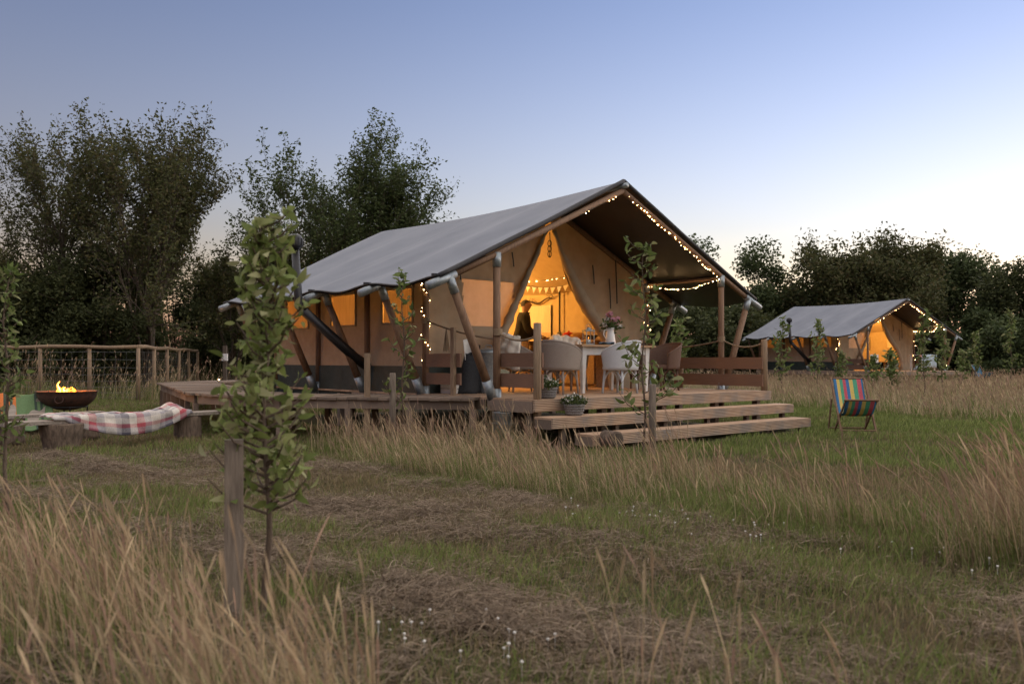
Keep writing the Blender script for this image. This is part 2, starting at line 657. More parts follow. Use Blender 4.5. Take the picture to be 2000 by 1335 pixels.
def build_tent():
    root = empty('safari_tent', O1, RZ1)
    # --- fly sheet: two slopes, sagging between the frames
    def slope(side, dz=0.0, u1=-1.0, v0=-.03, v1=7.1, wr=1.0):
        def fn(a, b):
            d = 2.55 - a * (2.55 - u1)
            v = v0 + (v1 - v0) * b
            z = roofz(d)
            fr = math.sin(math.pi * ((v / BAY) % 1.0)) ** 2
            sag = .035 * fr * math.sin(math.pi * min(1, a * 1.0)) + (.07 * fr * max(0, a - .6) / .4)
            sag += .075 * math.sin(math.pi * min(max(v / 6.9, 0), 1)) * (1 - a)
            z -= sag
            # soft tension folds running from the frames
            ed = 1 - max(0, a - .75) / .25
            z += wr * .03 * math.sin(3.65 * v + 4.5 * a + 1.3 * math.sin(5 * a)) * a * ed
            z += wr * .012 * math.sin(7.3 * v - 7 * a + 2 * math.sin(2 * v)) * a * ed
            z += wr * .006 * math.sin(15 * v - 16 * a) * a * ed * max(0, math.sin(1.83 * v + .5))
            u = d if side < 0 else W - d
            return (u, v, z + dz)
        return fn
    for side in (-1, 1):
        MB().grid(slope(side), 26, 80).build('roof_sheet', M['fly'], root, smooth=True)
        MB().grid(slope(side, -.03, v1=1.9), 20, 20).build('roof_lining', M['lining'], root, smooth=True)
        MB().grid(slope(side, -.03, v0=1.9), 20, 40).build('roof_lining', M['lining'], root, smooth=True)
        # webbing edge along the front gable and the eave
        f = slope(side)
        MB().tube([Vector(f(a / 24, 0)) for a in range(25)], .035, 6).build('edge_webbing', M['trim'], root, smooth=True)
        MB().tube([Vector(f(1, b / 60)) for b in range(61)], .016, 5).build('edge_webbing', M['trim'], root, smooth=True)
    # --- timber frame
    for k, v in enumerate(FR):
        for side in (-1, 1):
            u0 = 0 if side < 0 else W
            s = -1 if side < 0 else 1
            p = MB().tube([(u0, v, -.10 if k else -.45), (u0, v, 1.98)], [.055, .05], 12).build('upright_pole', M['pole'], root, smooth=True)
            MB().tube([(u0, v, 1.80), (u0, v, 2.0)], .062, 12).build('pole_sleeve', M['zinc'], p, smooth=True)
            MB().tube([(u0, v, -.14), (u0, v, .12)], .064, 12).build('pole_sleeve', M['zinc'], p, smooth=True)
            # slanting brace from the eave end to the foot of the upright
            a = Vector((u0 + s * .80, v, roofz(-.80) - .12))
            b = Vector((u0 + s * .07, v, -.02))
            p = MB().tube([b, a], [.062, .052], 12).build('brace_pole', M['pole'], root, smooth=True)
            d = (a - b).normalized()
            MB().tube([b - d * .02, b + d * .28], .07, 12).build('pole_sleeve', M['zinc'], p, smooth=True)
            MB().tube([a - d * .20, a + d * .04], .062, 12).build('pole_sleeve', M['zinc'], p, smooth=True)
            # rafter under the fly with a pipe end that sticks out past the eave
            e0 = Vector((u0 + s * 1.16, v, roofz(-1.16) - .075))
            e1 = Vector((u0 + s * .72, v, roofz(-.72) - .085))
            top = Vector((W / 2, v, roofz(W / 2) - .15))
            r = MB().tube([e1, Vector((u0, v, roofz(0) - .09)), top], .045, 10).build('rafter_pole', M['pole'], root, smooth=True)
            MB().tube([e0, e1], .06, 12).build('pipe_end', M['zinc'], r, smooth=True)
            if k in (0, 1, 2, 3):
                MB().box((u0 + s * 1.02, v + .02, roofz(-1.02) + .02), (.10, .05, .03)).build('eave_strap', M['trim'], r)
    MB().tube([(W / 2, -.10, roofz(W / 2) - .075), (W / 2, 1.2, roofz(W / 2) - .10), (W / 2, 3.5, roofz(W / 2) - .17), (W / 2, 7.0, roofz(W / 2) - .09)], .045, 10).build('ridge_pole', M['zinc'], root, smooth=True)
    for u0 in (0, W):
        MB().tube([(u0, 0, 1.95), (u0, BAY, 1.95)], .035, 8).build('eave_beam', M['pole'], root, smooth=True)
    # --- canvas walls
    RI = lambda u: roofz(u) - .17

    def wall(u0, wins, m, name):
        vb = sorted({BAY, 6.88} | {x for q in wins for x in q[:2]} | set(np.linspace(BAY, 6.88, 13).tolist()))
        zb = sorted({0.40, 1.95} | {x for q in wins for x in q[2:]} | {.8, 1.4})
        g = MB()
        for i in range(len(vb) - 1):
            for j in range(len(zb) - 1):
                c = ((vb[i] + vb[i + 1]) / 2, (zb[j] + zb[j + 1]) / 2)
                if any(q[0] < c[0] < q[1] and q[2] < c[1] < q[3] for q in wins): continue
                g.add([(u0, vb[i], zb[j]), (u0, vb[i + 1], zb[j]), (u0, vb[i + 1], zb[j + 1]), (u0, vb[i], zb[j + 1])], [(0, 1, 2, 3)])
        return g.build(name, m, root)
    lw = [(2.10, 2.98, 1.12, 1.64), (3.85, 4.70, 1.12, 1.64), (5.58, 6.45, 1.12, 1.64)]
    rw = [(2.35, 3.2, 1.12, 1.64), (4.30, 5.32, 1.10, 1.68)]
    side = wall(.02, lw, M['canvas'], 'side_wall')
    for q in lw:
        wv = MB().grid(lambda a, b: (.028 + .006 * math.sin(a * 21) * math.sin(b * 3), q[0] + a * (q[1] - q[0]), q[2] + b * (q[3] - q[2])), 16, 6)
        wo_ = wv.build('window', M['pane'], root, smooth=True)
        MB().box((.0, (q[0] + q[1]) / 2, q[3] + .045), (.07, q[1] - q[0] + .08, .075)).build('rolled_flap', M['canvas'], wo_)
        for vv in (q[0] - .012, q[1] + .012):
            MB().box((.005, vv, (q[2] + q[3]) / 2), (.02, .03, q[3] - q[2] + .05)).build('window_binding', M['canvas'], wo_)
        MB().box((.005, (q[0] + q[1]) / 2, q[2] - .012), (.02, q[1] - q[0], .025)).build('window_binding', M['canvas'], wo_)
    right = wall(W - .085, rw, M['liner'], 'side_wall')
    for q in rw:
        wo_ = MB().grid(lambda a, b: (W - .095 + .006 * math.sin(a * 25), q[0] + a * (q[1] - q[0]), q[2] + b * (q[3] - q[2])), 20, 4).build('window', M['blind'], root, smooth=True)
        MB().tube([(W - .11, q[0] - .03, q[3]), (W - .11, q[0] - .03, q[2] - .1)], .015, 6).build('window_pole', M['iron'], wo_)
    # inner ceiling and back gable
    for sd in (-1, 1):
        MB().grid(lambda a, b: ((lambda d: (d if sd < 0 else W - d, BAY + .03 + b * 5.1, RI(d) - .04 * math.sin(math.pi * ((b * 3) % 1))))(2.55 - a * 2.53)), 10, 24).build('ceiling_cloth', M['liner'], root, smooth=True)
    MB().add([(.03, 6.87, .0), (W - .03, 6.87, 0), (W - .03, 6.87, RI(0)), (W / 2, 6.87, RI(W / 2)), (.03, 6.87, RI(0))], [(0, 1, 2, 3, 4)]).build('back_wall', M['liner'], root)
    # front wall with its two tied-back curtains
    zL = [(0, 1.02), (.21, 1.13), (1.04, 1.56), (1.7, 1.93), (2.4, 2.33), (2.77, 2.52), (3.3, 2.55)]
    zR = [(0, 4.1), (.55, 4.05), (.8, 3.93), (1.09, 3.72), (1.45, 3.38), (1.8, 3.13), (2.3, 2.84), (2.77, 2.60), (3.3, 2.55)]

    def lerp(tab, z):
        return float(np.interp(z, [p[0] for p in tab], [p[1] for p in tab]))

    def fl(a, b):
        zz = b * 3.18
        u = .02 + a * (lerp(zL, zz) - .02)
        z = min(zz, RI(u) + .05)
        return (u, BAY + .02 + .03 * a ** 4 * math.sin(zz * 5) + .008 * math.sin(u * 14 + zz), z)

    def fr_(a, b):
        zz = b * 3.18
        u = W - .02 - a * (W - .02 - lerp(zR, zz))
        z = min(zz, RI(u) + .05)
        return (u, BAY + .02 + .05 * a ** 3 * math.sin(zz * 3 + a * 9) + .012 * math.sin(u * 11) + .02 * math.sin(u * 26 + .6 * math.sin(zz * 2)) * max(0, (u - 3.9) / 1.2) * min(1, max(0, 2.2 - zz)), z)
    winF = (.72, 1.78, 1.06, 1.80)
    MB().grid(fl, 40, 60, skip=lambda i, j: winF[2] < (j + .5) / 60 * 3.18 < winF[3] and winF[0] < .02 + (i + .5) / 40 * (lerp(zL, (j + .5) / 60 * 3.18) - .02) < winF[1]).build('front_wall', M['canvas'], root, smooth=True)
    MB().grid(lambda a, b: ((lambda z: (winF[0] - .06 + a * (min(winF[1] + .03, lerp(zL, z) - .02) - winF[0] + .06), BAY + .035, z))(winF[2] - .06 + b * (winF[3] - winF[2] + .12))), 16, 8).build('window', M['gauze'], root, smooth=True)
    MB().grid(fr_, 30, 60).build('front_wall', M['canvas'], root, smooth=True)
    c = MB()
    pts, rad = [], []
    for i in range(25):
        z = 2.74 - i / 24 * 2.5
        pts.append((lerp(zL, z) - .03, BAY - .04 - .05 * (i / 24), z))
        rad.append(.03 + .065 * (i / 24) ** 1.2)
    c.tube(pts, rad, 12)
    c.v = [(x + .012 * math.sin(38 * x + 7 * z), y + .012 * math.sin(30 * y + 11 * z), z) for x, y, z in c.v]
    c.build('tied_curtain', M['canvas'], root, smooth=True)
    pts, rad = [], []
    for i in range(25):
        z = 2.74 - i / 24 * 2.66
        pts.append((lerp(zR, z) + .03, BAY - .04 - .05 * min(1, i / 14), z))
        rad.append(.03 + .08 * math.sin(math.pi * min(.62, i / 24)) ** 1.5)
    c = MB().tube(pts, rad, 12)
    c.v = [(x + .014 * math.sin(34 * x + 6 * z), y + .012 * math.sin(30 * y + 9 * z), z) for x, y, z in c.v]
    c.build('tied_curtain', M['canvas'], root, smooth=True)
    for (u, z0, z1) in ((1.72, 2.30, 2.06), (3.2, 1.95, 1.62), (3.62, 2.22, 1.88), (4.05, 2.0, 1.45), (4.22, 2.35, 1.55), (.62, 1.98, 1.78)):
        MB().tube([(u, BAY - .02, z0), (u + .01, BAY - .035, (z0 + z1) / 2), (u + .03, BAY - .03, z1)], .011, 5).build('tie_strap', M['trim'], root)
    # dark skirt round the foot of the walls
    MB().grid(lambda a, b: (-.01 - .012 * math.sin(a * 60) * (1 - b), BAY - .05 + a * 5.25, -.12 + b * .54), 70, 3).build('ground_skirt', M['skirt'], root, smooth=True)
    MB().grid(lambda a, b: (-.02 + a * 1.05, BAY - .012, .0 + b * .42), 8, 2).build('ground_skirt', M['skirt'], root, smooth=True)
    MB().grid(lambda a, b: (4.1 + a * 1.0, BAY - .012, .0 + b * .30), 8, 2).build('ground_skirt', M['canvas'], root, smooth=True)
    # stove flue
    fl_ = MB().tube([(.0, 3.42, .40), (-.25, 3.42, .56), (-1.22, 3.42, 1.33)], [.085, .082, .075], 14).build('stove_flue', M['iron'], root, smooth=True)
    MB().tube([(-1.18, 3.42, 1.30), (-1.25, 3.42, 1.37), (-1.27, 3.42, 1.47), (-1.32, 3.44, 2.34)], [.075, .08, .066, .06], 14).build('flue_pipe', M['iron'], fl_, smooth=True)
    MB().lathe([(.07, 0), (.12, .02), (.125, .05), (.125, .15), (.11, .19), (.06, .225), (.0, .23)], 18, (-1.32, 3.44, 2.28)).build('flue_cowl', M['iron'], fl_, smooth=True)
    for i in range(12):
        t = 2 * math.pi * i / 12
        MB().box((-1.32 + .127 * math.cos(t), 3.44 + .127 * math.sin(t), 2.38), (.012, .012, .12)).build('cowl_rib', M['trim'], fl_)
    return root


tent = build_tent()
tag(tent, 'large grey roofed safari tent with open glowing front standing on the timber deck', 'tent', 'safari tents')

# lamp that lights the inside
def warm_lamp(name, loc, energy, parent):
    ld = bpy.data.lights.new(name, 'POINT')
    ld.energy = energy
    ld.color = (1.0, .50, .125)
    ld.shadow_soft_size = .09
    o = bpy.data.objects.new(name, ld)
    COL.objects.link(o)
    o.parent = parent
    o.location = loc
    return o


def hanging_lamp(loc, label, energy):
    t = empty('hanging_lamp', loc)
    tag(t, label, 'lamp', 'lamps hanging inside the tents')
    MB().tube([(0, 0, .10), (0, 0, .55)], .006, 6).build('cord', M['cable'], t)
    MB().lathe([(.02, .12), (.05, .10), (.15, .0), (.145, -.005), (.045, .09), (.0, .10)], 18).build('lamp_shade', M['zinc'], t, smooth=True)
    MB().lathe([(.0, -.06), (.03, -.045), (.04, -.01), (.03, .03), (.0, .05)], 12).build('light_bulb', M['bulb'], t, smooth=True)
    warm_lamp('lamp_light', (0, 0, -.14), energy, t)
    return t


hanging_lamp(T1(3.1, 5.2, 2.2), 'small lamp hanging inside the near tent', 14)
hanging_lamp(T1(1.7, 3.2, 2.2), 'small lamp hanging behind the left curtain of the near tent', 4.0)

# ------------------------------------------------------------------ timber deck
BOX = MB().box((0, 0, 0), (1, 1, 1))


def box_mesh(m):
    return BOX.mesh('plank_' + m.name, m)


bm_new, bm_old, bm_rail, bm_groove = box_mesh(M['newboard']), box_mesh(M['board']), box_mesh(M['rail']), None


def plank(name, me, parent, c, d, rz=0.0, tilt=0.0):
    return link(name, me, parent, c, (0, tilt, rz), d)


def groove_board(name, parent, c, d):
    return MB().box((0, 0, 0), d).build(name, M['groove'], parent, c)


def build_deck():
    root = empty('timber_deck', O1, RZ1)
    tag(root, 'raised timber deck with grooved front edge carrying the near tent', 'deck')
    random.seed(3)
    # veranda boards run along the front
    n = 18
    for i in range(n):
        v = -.90 + (i + .5) * .147
        plank('deck_board', bm_new, root, (W / 2 - .02 + random.uniform(-.004, .004), v, -.016 + random.uniform(-.002, .002)), (W + .2, .141, .03))
    # floor inside the tent
    for i in range(36):
        v = 1.746 + (i + .5) * .147
        plank('deck_board', bm_new, root, (W / 2, v, -.018), (W + .1, .142, .03))
    groove_board('front_fascia', root, (W / 2 - .02, -.925, -.08), (W + .24, .04, .15))
    plank('side_fascia', bm_old, root, (-.115, -.42, -.10), (.035, .93, .15))
    plank('side_fascia', bm_old, root, (-.135, 1.9, -.10), (.035, 3.6, .14))
    plank('side_fascia', bm_new, root, (W + .1, 2.9, -.10), (.035, 7.5, .14))
    for u in (-.02, 1.3, 2.6, 3.9, W - .05):
        for v in (-.75, .9, 2.6, 4.3, 6.2):
            plank('deck_leg', bm_old, root, (u, v, -.36), (.1, .1, .60))
    for v in (-.6, 1.0, 2.6, 4.2, 5.8):
        plank('joist', bm_old, root, (W / 2, v, -.11), (W, .05, .14))
    return root


build_deck()


def build_steps():
    root = empty('deck_steps', O1, RZ1)
    tag(root, 'two wide grooved timber steps in front of the near deck', 'steps')
    for (u0, u1, v0, v1, z) in ((-.16, 5.30, -1.28, -.955, -.215), (.22, 5.24, -1.63, -1.30, -.427)):
        c = ((u0 + u1) / 2)
        for k in range(2):
            d = (v1 - v0) / 2
            plank('tread_board', bm_new, root, (c, v0 + d * (k + .5), z - .014), (u1 - u0, d - .006, .028))
        groove_board('step_fascia', root, (c, v0 - .012, z - .072), (u1 - u0, .03, .135))
        plank('step_end', bm_old, root, (u0 + .02, (v0 + v1) / 2, z - .09), (.035, v1 - v0 - .02, .12))
        plank('step_end', bm_old, root, (u1 - .02, (v0 + v1) / 2, z - .09), (.035, v1 - v0 - .02, .12))
        for u in np.linspace(u0 + .3, u1 - .12, 6):
            h = .63 + z - .03
            plank('step_leg', bm_old, root, (float(u), v0 + .12, z - .03 - h / 2), (.07, .07, h + .04))
    return root


build_steps()


def boardwalk():
    root = empty('boardwalk', (0, 0, 0))
    tag(root, 'low weathered boardwalk curving round the left side of the near tent', 'boardwalk')
    path = [(-.42, 12.32), (-3.35, 12.98), (-4.55, 14.0), (-6.1, 17.2), (-7.45, 20.0), (-7.2, 21.5), (-5.6, 22.6), (-3.4, 23.6)]
    wd = [1.1, 1.15, 1.2, 1.2, 1.25, 1.3, 1.2, 1.2]
    P = [Vector((x, y, 0)) for x, y in path]
    cum = [0]
    for a, b in zip(P, P[1:]): cum.append(cum[-1] + (b - a).length)

    def at(s):
        s = min(max(s, 0), cum[-1])
        x = np.interp(s, cum, [p.x for p in P])
        y = np.interp(s, cum, [p.y for p in P])
        return Vector((x, y, 0))
    n = int(cum[-1] / .15)
    random.seed(5)
    for i in range(n):
        s = (i + .5) * .15
        d = at(s + .35) - at(s - .35)
        wdt = float(np.interp(s, cum, wd))
        c = at(s)
        rz = math.atan2(d.y, d.x) + math.pi / 2
        plank('walk_board', bm_old, root, (c.x, c.y, DECK - .02 + random.uniform(-.004, .004)), (wdt + random.uniform(-.03, .03), .143, .035), rz)
    for sd in (-1, 1):
        for a in range(int(cum[-1] / .9)):
            s0, s1 = a * .9, a * .9 + .9
            p0, p1 = at(s0), at(s1)
            d = at(s1 + .2) - at(s0 - .2)
            nrm = Vector((-d.y, d.x, 0)).normalized() * (float(np.interp((s0 + s1) / 2, cum, wd)) / 2 - .07) * sd
            c = (p0 + p1) / 2 + nrm
            rz = math.atan2(p1.y - p0.y, p1.x - p0.x)
            plank('edge_joist', bm_old, root, (c.x, c.y, DECK - .10), ((p1 - p0).length + .02, .045, .12), rz)
            q = p0 + nrm
            plank('walk_leg', bm_old, root, (q.x, q.y, (DECK - .16) / 2 - .02), (.08, .08, DECK - .12), rz)
    return root


boardwalk()


def balustrade(label, posts, boards, round_post):
    """posts in tent coordinates; boards between pairs"""
    root = empty('balustrade', T1(posts[0][0], posts[0][1]), RZ1)
    tag(root, label, 'railing', 'board railings of the near deck')
    o = Vector((posts[0][0], posts[0][1], 0))
    for (u, v, z0, z1) in posts:
        c = Vector((u, v, 0)) - o
        if round_post:
            MB().tube([c + Vector((0, 0, z0)), c + Vector((0, 0, z1 - .01)), c + Vector((0, 0, z1))], [.055, .052, .045], 12).build('post', M['post'], root, smooth=True)
        else:
            MB().box(c + Vector((0, 0, (z0 + z1) / 2)), (.05, .08, z1 - z0)).build('post', M['post'], root)
    for (a, b, z0, z1) in boards:
        ca, cb = Vector((*a, 0)) - o, Vector((*b, 0)) - o
        c = (ca + cb) / 2
        d = cb - ca
        link('rail_board', bm_rail, root, (c.x, c.y, (z0 + z1) / 2), (0, 0, math.atan2(d.y, d.x)), (d.length, .03, z1 - z0))
    return root


balustrade('two weathered boards between the front left tent pole and a round post', [(-.02, -.86, -.55, 1.0)],
           [((.06, -.02), (.06, -.88), .42, .61), ((.06, -.02), (.06, -.88), .14, .33)], True)
balustrade('reddish board railing along the right side of the veranda', [(W + .02, -.86, -.1, .86), (W + .02, .92, -.05, .52)],
           [((W - .05, -.88), (W - .05, 1.0), .36, .56), ((W - .05, -.88), (W - .05, 1.0), .07, .27)], True)
balustrade('short board railing beside the fairy lit left pole', [(-.06, .93, -.05, .99)],
           [((-.02, .80), (-.02, 1.66), .41, .61), ((-.02, .80), (-.02, 1.66), .15, .32)], False)
p = MB().box((0, 0, .55), (.075, .075, 1.34)).build('wooden_post', M['post'], None, (-2.02, 12.22, .02))
tag(p, 'lone squared timber post at the boardwalk edge below the flue', 'post')


def rope(pts, sag, label, tassel=None):
    a, b = Vector(pts[0]), Vector(pts[1])
    q = []
    for i in range(17):
        t = i / 16
        c = a.lerp(b, t)
        c.z -= sag * 4 * t * (1 - t)
        q.append(c)
    root = empty('rope', a)
    tag(root, label, 'rope', 'ropes slung between the posts')
    MB().tube([x - a for x in q], .014, 6).build('strand', M['rope'], root, smooth=True)
    MB().tube([Vector((0, 0, .05)), Vector((0, 0, -.05))], .066, 10, False).build('knot', M['rope'], root, smooth=True)
    if tassel:
        c = q[int(16 * tassel)] - a
        for k in range(5):
            MB().tube([c, c + Vector((.012 * (k - 2), .01 * math.sin(k * 2), -.16)), c + Vector((.022 * (k - 2), .01, -.34 + .03 * math.sin(k * 3)))], .007, 5).build('tassel', M['rope'], root, smooth=True)


rope([T1(0, BAY, 1.12), T1(0, 0, .80)], .04, 'rope with a frayed tassel left of the front left pole', .35)
rope([T1(0, -.02, .90), T1(0, -.86, .84)], .09, 'rope slung from the front left pole to the round post')
rope([T1(W, 0, .88), T1(W, -.86, .80)], .10, 'rope slung from the front right pole to the corner post')
rope([T1(W, BAY, .78), T1(W, 0, .86)], .07, 'rope slung across the right side of the veranda')


# ------------------------------------------------------------------ fairy lights
bulb_me = MB().lathe([(.0, -.012), (.0075, -.006), (.009, 0), (.006, .009), (.0, .013)], 8).mesh('bulb', M['bulb'], True)


def fairy(label, pts, spacing, loops=0.0, r=.0, parent_mat=None, jitter=.02, scale=1.0):
    P = [Vector(p) for p in pts]
    root = empty('fairy_light_string', P[0])
    tag(root, label, 'fairy lights', 'strings of fairy lights')
    cum = [0]
    for a, b in zip(P, P[1:]): cum.append(cum[-1] + (b - a).length)

    def at(s):
        x = [float(np.interp(s, cum, [p[k] for p in P])) for k in range(3)]
        c = Vector(x)
        if r:
            t = s * loops * 2 * math.pi
            c += Vector((math.cos(t) * r, math.sin(t) * r, 0))
        return c
    MB().tube([at(s) - P[0] for s in np.arange(0, cum[-1] + .001, .05)], .0045, 4, False).build('cable', M['cable'], root)
    s = .03
    while s < cum[-1]:
        c = at(s) - P[0] + Vector((random.uniform(-jitter, jitter), random.uniform(-jitter, jitter), random.uniform(-jitter, 0)))
        link('bulb', bulb_me, root, c, (random.uniform(-1, 1), random.uniform(-1, 1), 0), (scale * random.uniform(.42, .8),) * 3)
        s += spacing * random.choice((.45, .7, 1.0, 1.3, 1.9))
    return root


random.seed(11)


def gable_pts(f, T, v=-.03, dz=-.16, u0=2.6, u1=5.0, n=12):
    out = []
    for i in range(n + 1):
        u = u0 + (u1 - u0) * i / n
        out.append(T(u, v + .02 * math.sin(i * 2), roofz(u) + dz - .03 * math.sin(i * 1.7) ** 2))
    return out


fairy('fairy lights along the right gable edge of the near tent', gable_pts(None, T1), .062)
fairy('fairy lights strung from the right pole back to the tent wall', [T1(W - .08, .03, 1.93), T1(W - .08, .6, 1.80), T1(W - .06, 1.2, 1.84), T1(W - .05, BAY - .05, 1.92)], .05)
fairy('fairy lights wound down the right wall pole of the near tent', [T1(W, BAY, 1.85), T1(W, BAY, .35)], .06, 2.6, .068, jitter=.006)
fairy('fairy lights wound down the left wall pole of the near tent', [T1(0, BAY, 1.85), T1(0, BAY, .45)], .06, 2.6, .068, jitter=.006)
fairy('few fairy lights along the left gable edge of the near tent', [T1(2.4, -.03, roofz(2.4) - .17), T1(1.55, -.03, roofz(1.55) - .17)], .15)

# ------------------------------------------------------------------ second tent, far right
O2 = Vector((15.86, 39.0, .63))
RZ2 = R(26.5)


def T2(u, v, z=0.0):
    c, s = math.cos(RZ2), math.sin(RZ2)
    return Vector((O2.x + u * c - v * s, O2.y + u * s + v * c, O2.z + z))


tent2 = copy_tree(tent)
tent2.location = O2
tent2.rotation_euler = (0, 0, RZ2)
tent2['label'] = 'smaller looking distant safari tent at the right before the dark trees'
hanging_lamp(T2(3.0, 3.3, 2.25), 'small lamp hanging inside the distant tent', 10)
hanging_lamp(T2(2.4, 5.6, 2.3), 'small lamp hanging at the back of the distant tent', 3)
random.seed(12)
fairy('fairy lights along the right gable edge of the distant tent', gable_pts(None, T2), .11, scale=1.7)
fairy('fairy lights along the left gable edge of the distant tent', [T2(2.5, -.03, roofz(2.5) - .15), T2(.6, -.03, roofz(.6) - .15)], .17, scale=1.7)
fairy('bunched fairy lights under the right eave of the distant tent', [T2(W - .1, .03, 1.95), T2(W - .3, .1, 2.1), T2(W - .06, .6, 1.85), T2(W - .05, BAY - .05, 1.9)], .07, scale=1.7)
fairy('fairy lights down the right wall pole of the distant tent', [T2(W, BAY, 1.85), T2(W, BAY, .4)], .12, 1.5, .09, scale=1.7)
fairy('fairy lights down the left wall pole of the distant tent', [T2(0, BAY, 1.95), T2(0, BAY, .5)], .12, 1.5, .09, scale=1.7)
fairy('small knot of fairy lights at the foot of the distant right pole', [T2(W, 0, .35), T2(W + .1, -.05, .2), T2(W, .05, .1)], .06, scale=1.7)
d2 = empty('timber_deck', O2, RZ2)
tag(d2, 'timber deck carrying the distant tent', 'deck')
for i in range(30):
    plank('deck_board', bm_new, d2, (W / 2, -.85 + i * .262, -.016), (W + .2, .255, .03))
groove_board('front_fascia', d2, (W / 2, -1.0, -.09), (W + .24, .04, .16))
plank('side_fascia', bm_old, d2, (-.12, 3, -.10), (.035, 8, .16))
for u in (0, 2.5, 5.1):
    for v in (-.7, 2, 5):
        plank('deck_leg', bm_old, d2, (u, v, -.37), (.1, .1, .6))
plank('rail_board', bm_rail, d2, (.02, .8, .45), (.04, 1.6, .2))
plank('rail_board', bm_rail, d2, (.02, .8, .18), (.04, 1.6, .2))

# ------------------------------------------------------------------ furniture on the veranda
def farm_table():
    L_, D_ = 1.55, .86
    root = empty('farmhouse_table', T1(1.84 + L_ / 2, .17 + D_ / 2), RZ1)
    tag(root, 'white legged farmhouse table with a bare wood top on the veranda', 'table')
    MB().box((0, 0, .735), (L_ + .16, D_ + .14, .032)).build('table_top', M['tabletop'], root)
    for sx in (-1, 1):
        MB().box((sx * (L_ / 2 - .03), 0, .655), (.022, D_ - .08, .12)).build('apron', M['white'], root)
        for sy in (-1, 1):
            MB().box((sx * (L_ / 2 - .045), sy * (D_ / 2 - .045), .36), (.05, .05, .72), taper=1.9).build('leg', M['white'], root)
    for sy in (-1, 1):
        MB().box((0, sy * (D_ / 2 - .03), .655), (L_ - .08, .022, .12)).build('apron', M['white'], root)
    return root


farm_table()


def tub_chair(loc, rz, m, label, fleece=False):
    """woven tub chair: curved back that falls into arms, round seat, bent legs; faces +y"""
    root = empty('wicker_chair', loc, rz)
    tag(root, label, 'chair', 'woven tub chairs round the farmhouse table')

    def shell(a, b):
        t = R(-115 + 230 * a) - math.pi / 2
        k = abs(a - .5) * 2
        top = .80 - .20 * k ** 2.2
        z = .36 + (top - .36) * b
        r = .27 + .045 * b
        return (r * math.cos(t) * 1.02, r * math.sin(t) - .0, z)
    MB().grid(shell, 28, 8).build('woven_back', m, root, smooth=True, thick=.02)
    MB().tube([shell(i / 28, 1) for i in range(29)], .017, 8).build('rim', m, root, smooth=True)
    MB().lathe([(.0, .36), (.26, .36), (.275, .39), (.26, .425), (.0, .435)], 24).build('seat', m, root, smooth=True)
    for a in (45, 135, 225, 315):
        x, y = .25 * math.cos(R(a)), .25 * math.sin(R(a))
        MB().tube([(x * .92, y * .92, .40), (x * 1.0, y * 1.0, .2), (x * 1.08, y * 1.08, 0)], [.02, .018, .016], 8).build('leg', m, root, smooth=True)
    for a in (0, 90, 180, 270):
        p0 = [.25 * math.cos(R(a - 45)), .25 * math.sin(R(a - 45))]
        p1 = [.25 * math.cos(R(a + 45)), .25 * math.sin(R(a + 45))]
        q = [(p0[0] * (1 - t) + p1[0] * t, p0[1] * (1 - t) + p1[1] * t, .16 + .19 * math.sin(math.pi * t) ** .6) for t in [i / 10 for i in range(11)]]
        MB().tube(q, .011, 6).build('bent_stretcher', m, root, smooth=True)
    if fleece:
        def fl(a, b):
            t = R(-72 + 144 * a) - math.pi / 2
            e = abs(b - .5) * 2
            z = .93 - .10 * abs(a - .5) ** 1.5 * 2 - .52 * e ** 1.25
            r = .315 + (.075 if b > .5 else -.085) * min(1, e * 2.2)
            r += .014 * math.sin(a * 37 + b * 11) + .012 * math.sin(b * 41 - a * 13)
            return (r * math.cos(t), r * math.sin(t), z + .012 * math.sin(a * 29 + b * 23))
        f = MB().grid(fl, 40, 36).build('sheepskin', M['fleece'], root, smooth=True, thick=.05)
        f['label'] = 'cream sheepskin over the chair back'
    return root


tub_chair(T1(2.35, -.13), RZ1 + .10, M['wick_w'], 'white woven tub chair with its back to the steps')
tub_chair(T1(1.42, .22), RZ1 - R(80), M['wick_g'], 'grey brown woven tub chair at the left end of the table')
tub_chair(T1(2.75, 1.36), RZ1 + R(180), M['wick_g'], 'woven tub chair draped with a cream sheepskin behind the table', True)
tub_chair(T1(1.62, 1.32), RZ1 - R(120), M['wick_g'], 'sheepskin covered tub chair beside the left tied curtain', True)
tub_chair(T1(3.85, .28), RZ1 + R(80), M['wick_b'], 'brown woven tub chair nearest the steps at the right table end')
tub_chair(T1(3.95, 1.0), RZ1 + R(100), M['wick_b'], 'brown woven tub chair farther back at the right table end')


def on_table(u, v):
    return T1(u, v, .752)


t = empty('enamel_jug', on_table(2.72, .42), R(30))
tag(t, 'tall white enamel jug of flowers on the table', 'jug')
MB().lathe([(.0, 0), (.085, 0), (.09, .02), (.065, .2), (.058, .24), (.07, .285), (.066, .285), (.054, .24), (.0, .22)], 22).build('jug_body', M['enamel'], t, smooth=True)
MB().tube([(-.06, 0, .25), (-.12, 0, .24), (-.135, 0, .17), (-.075, 0, .08)], .009, 8).build('handle', M['enamel'], t, smooth=True)


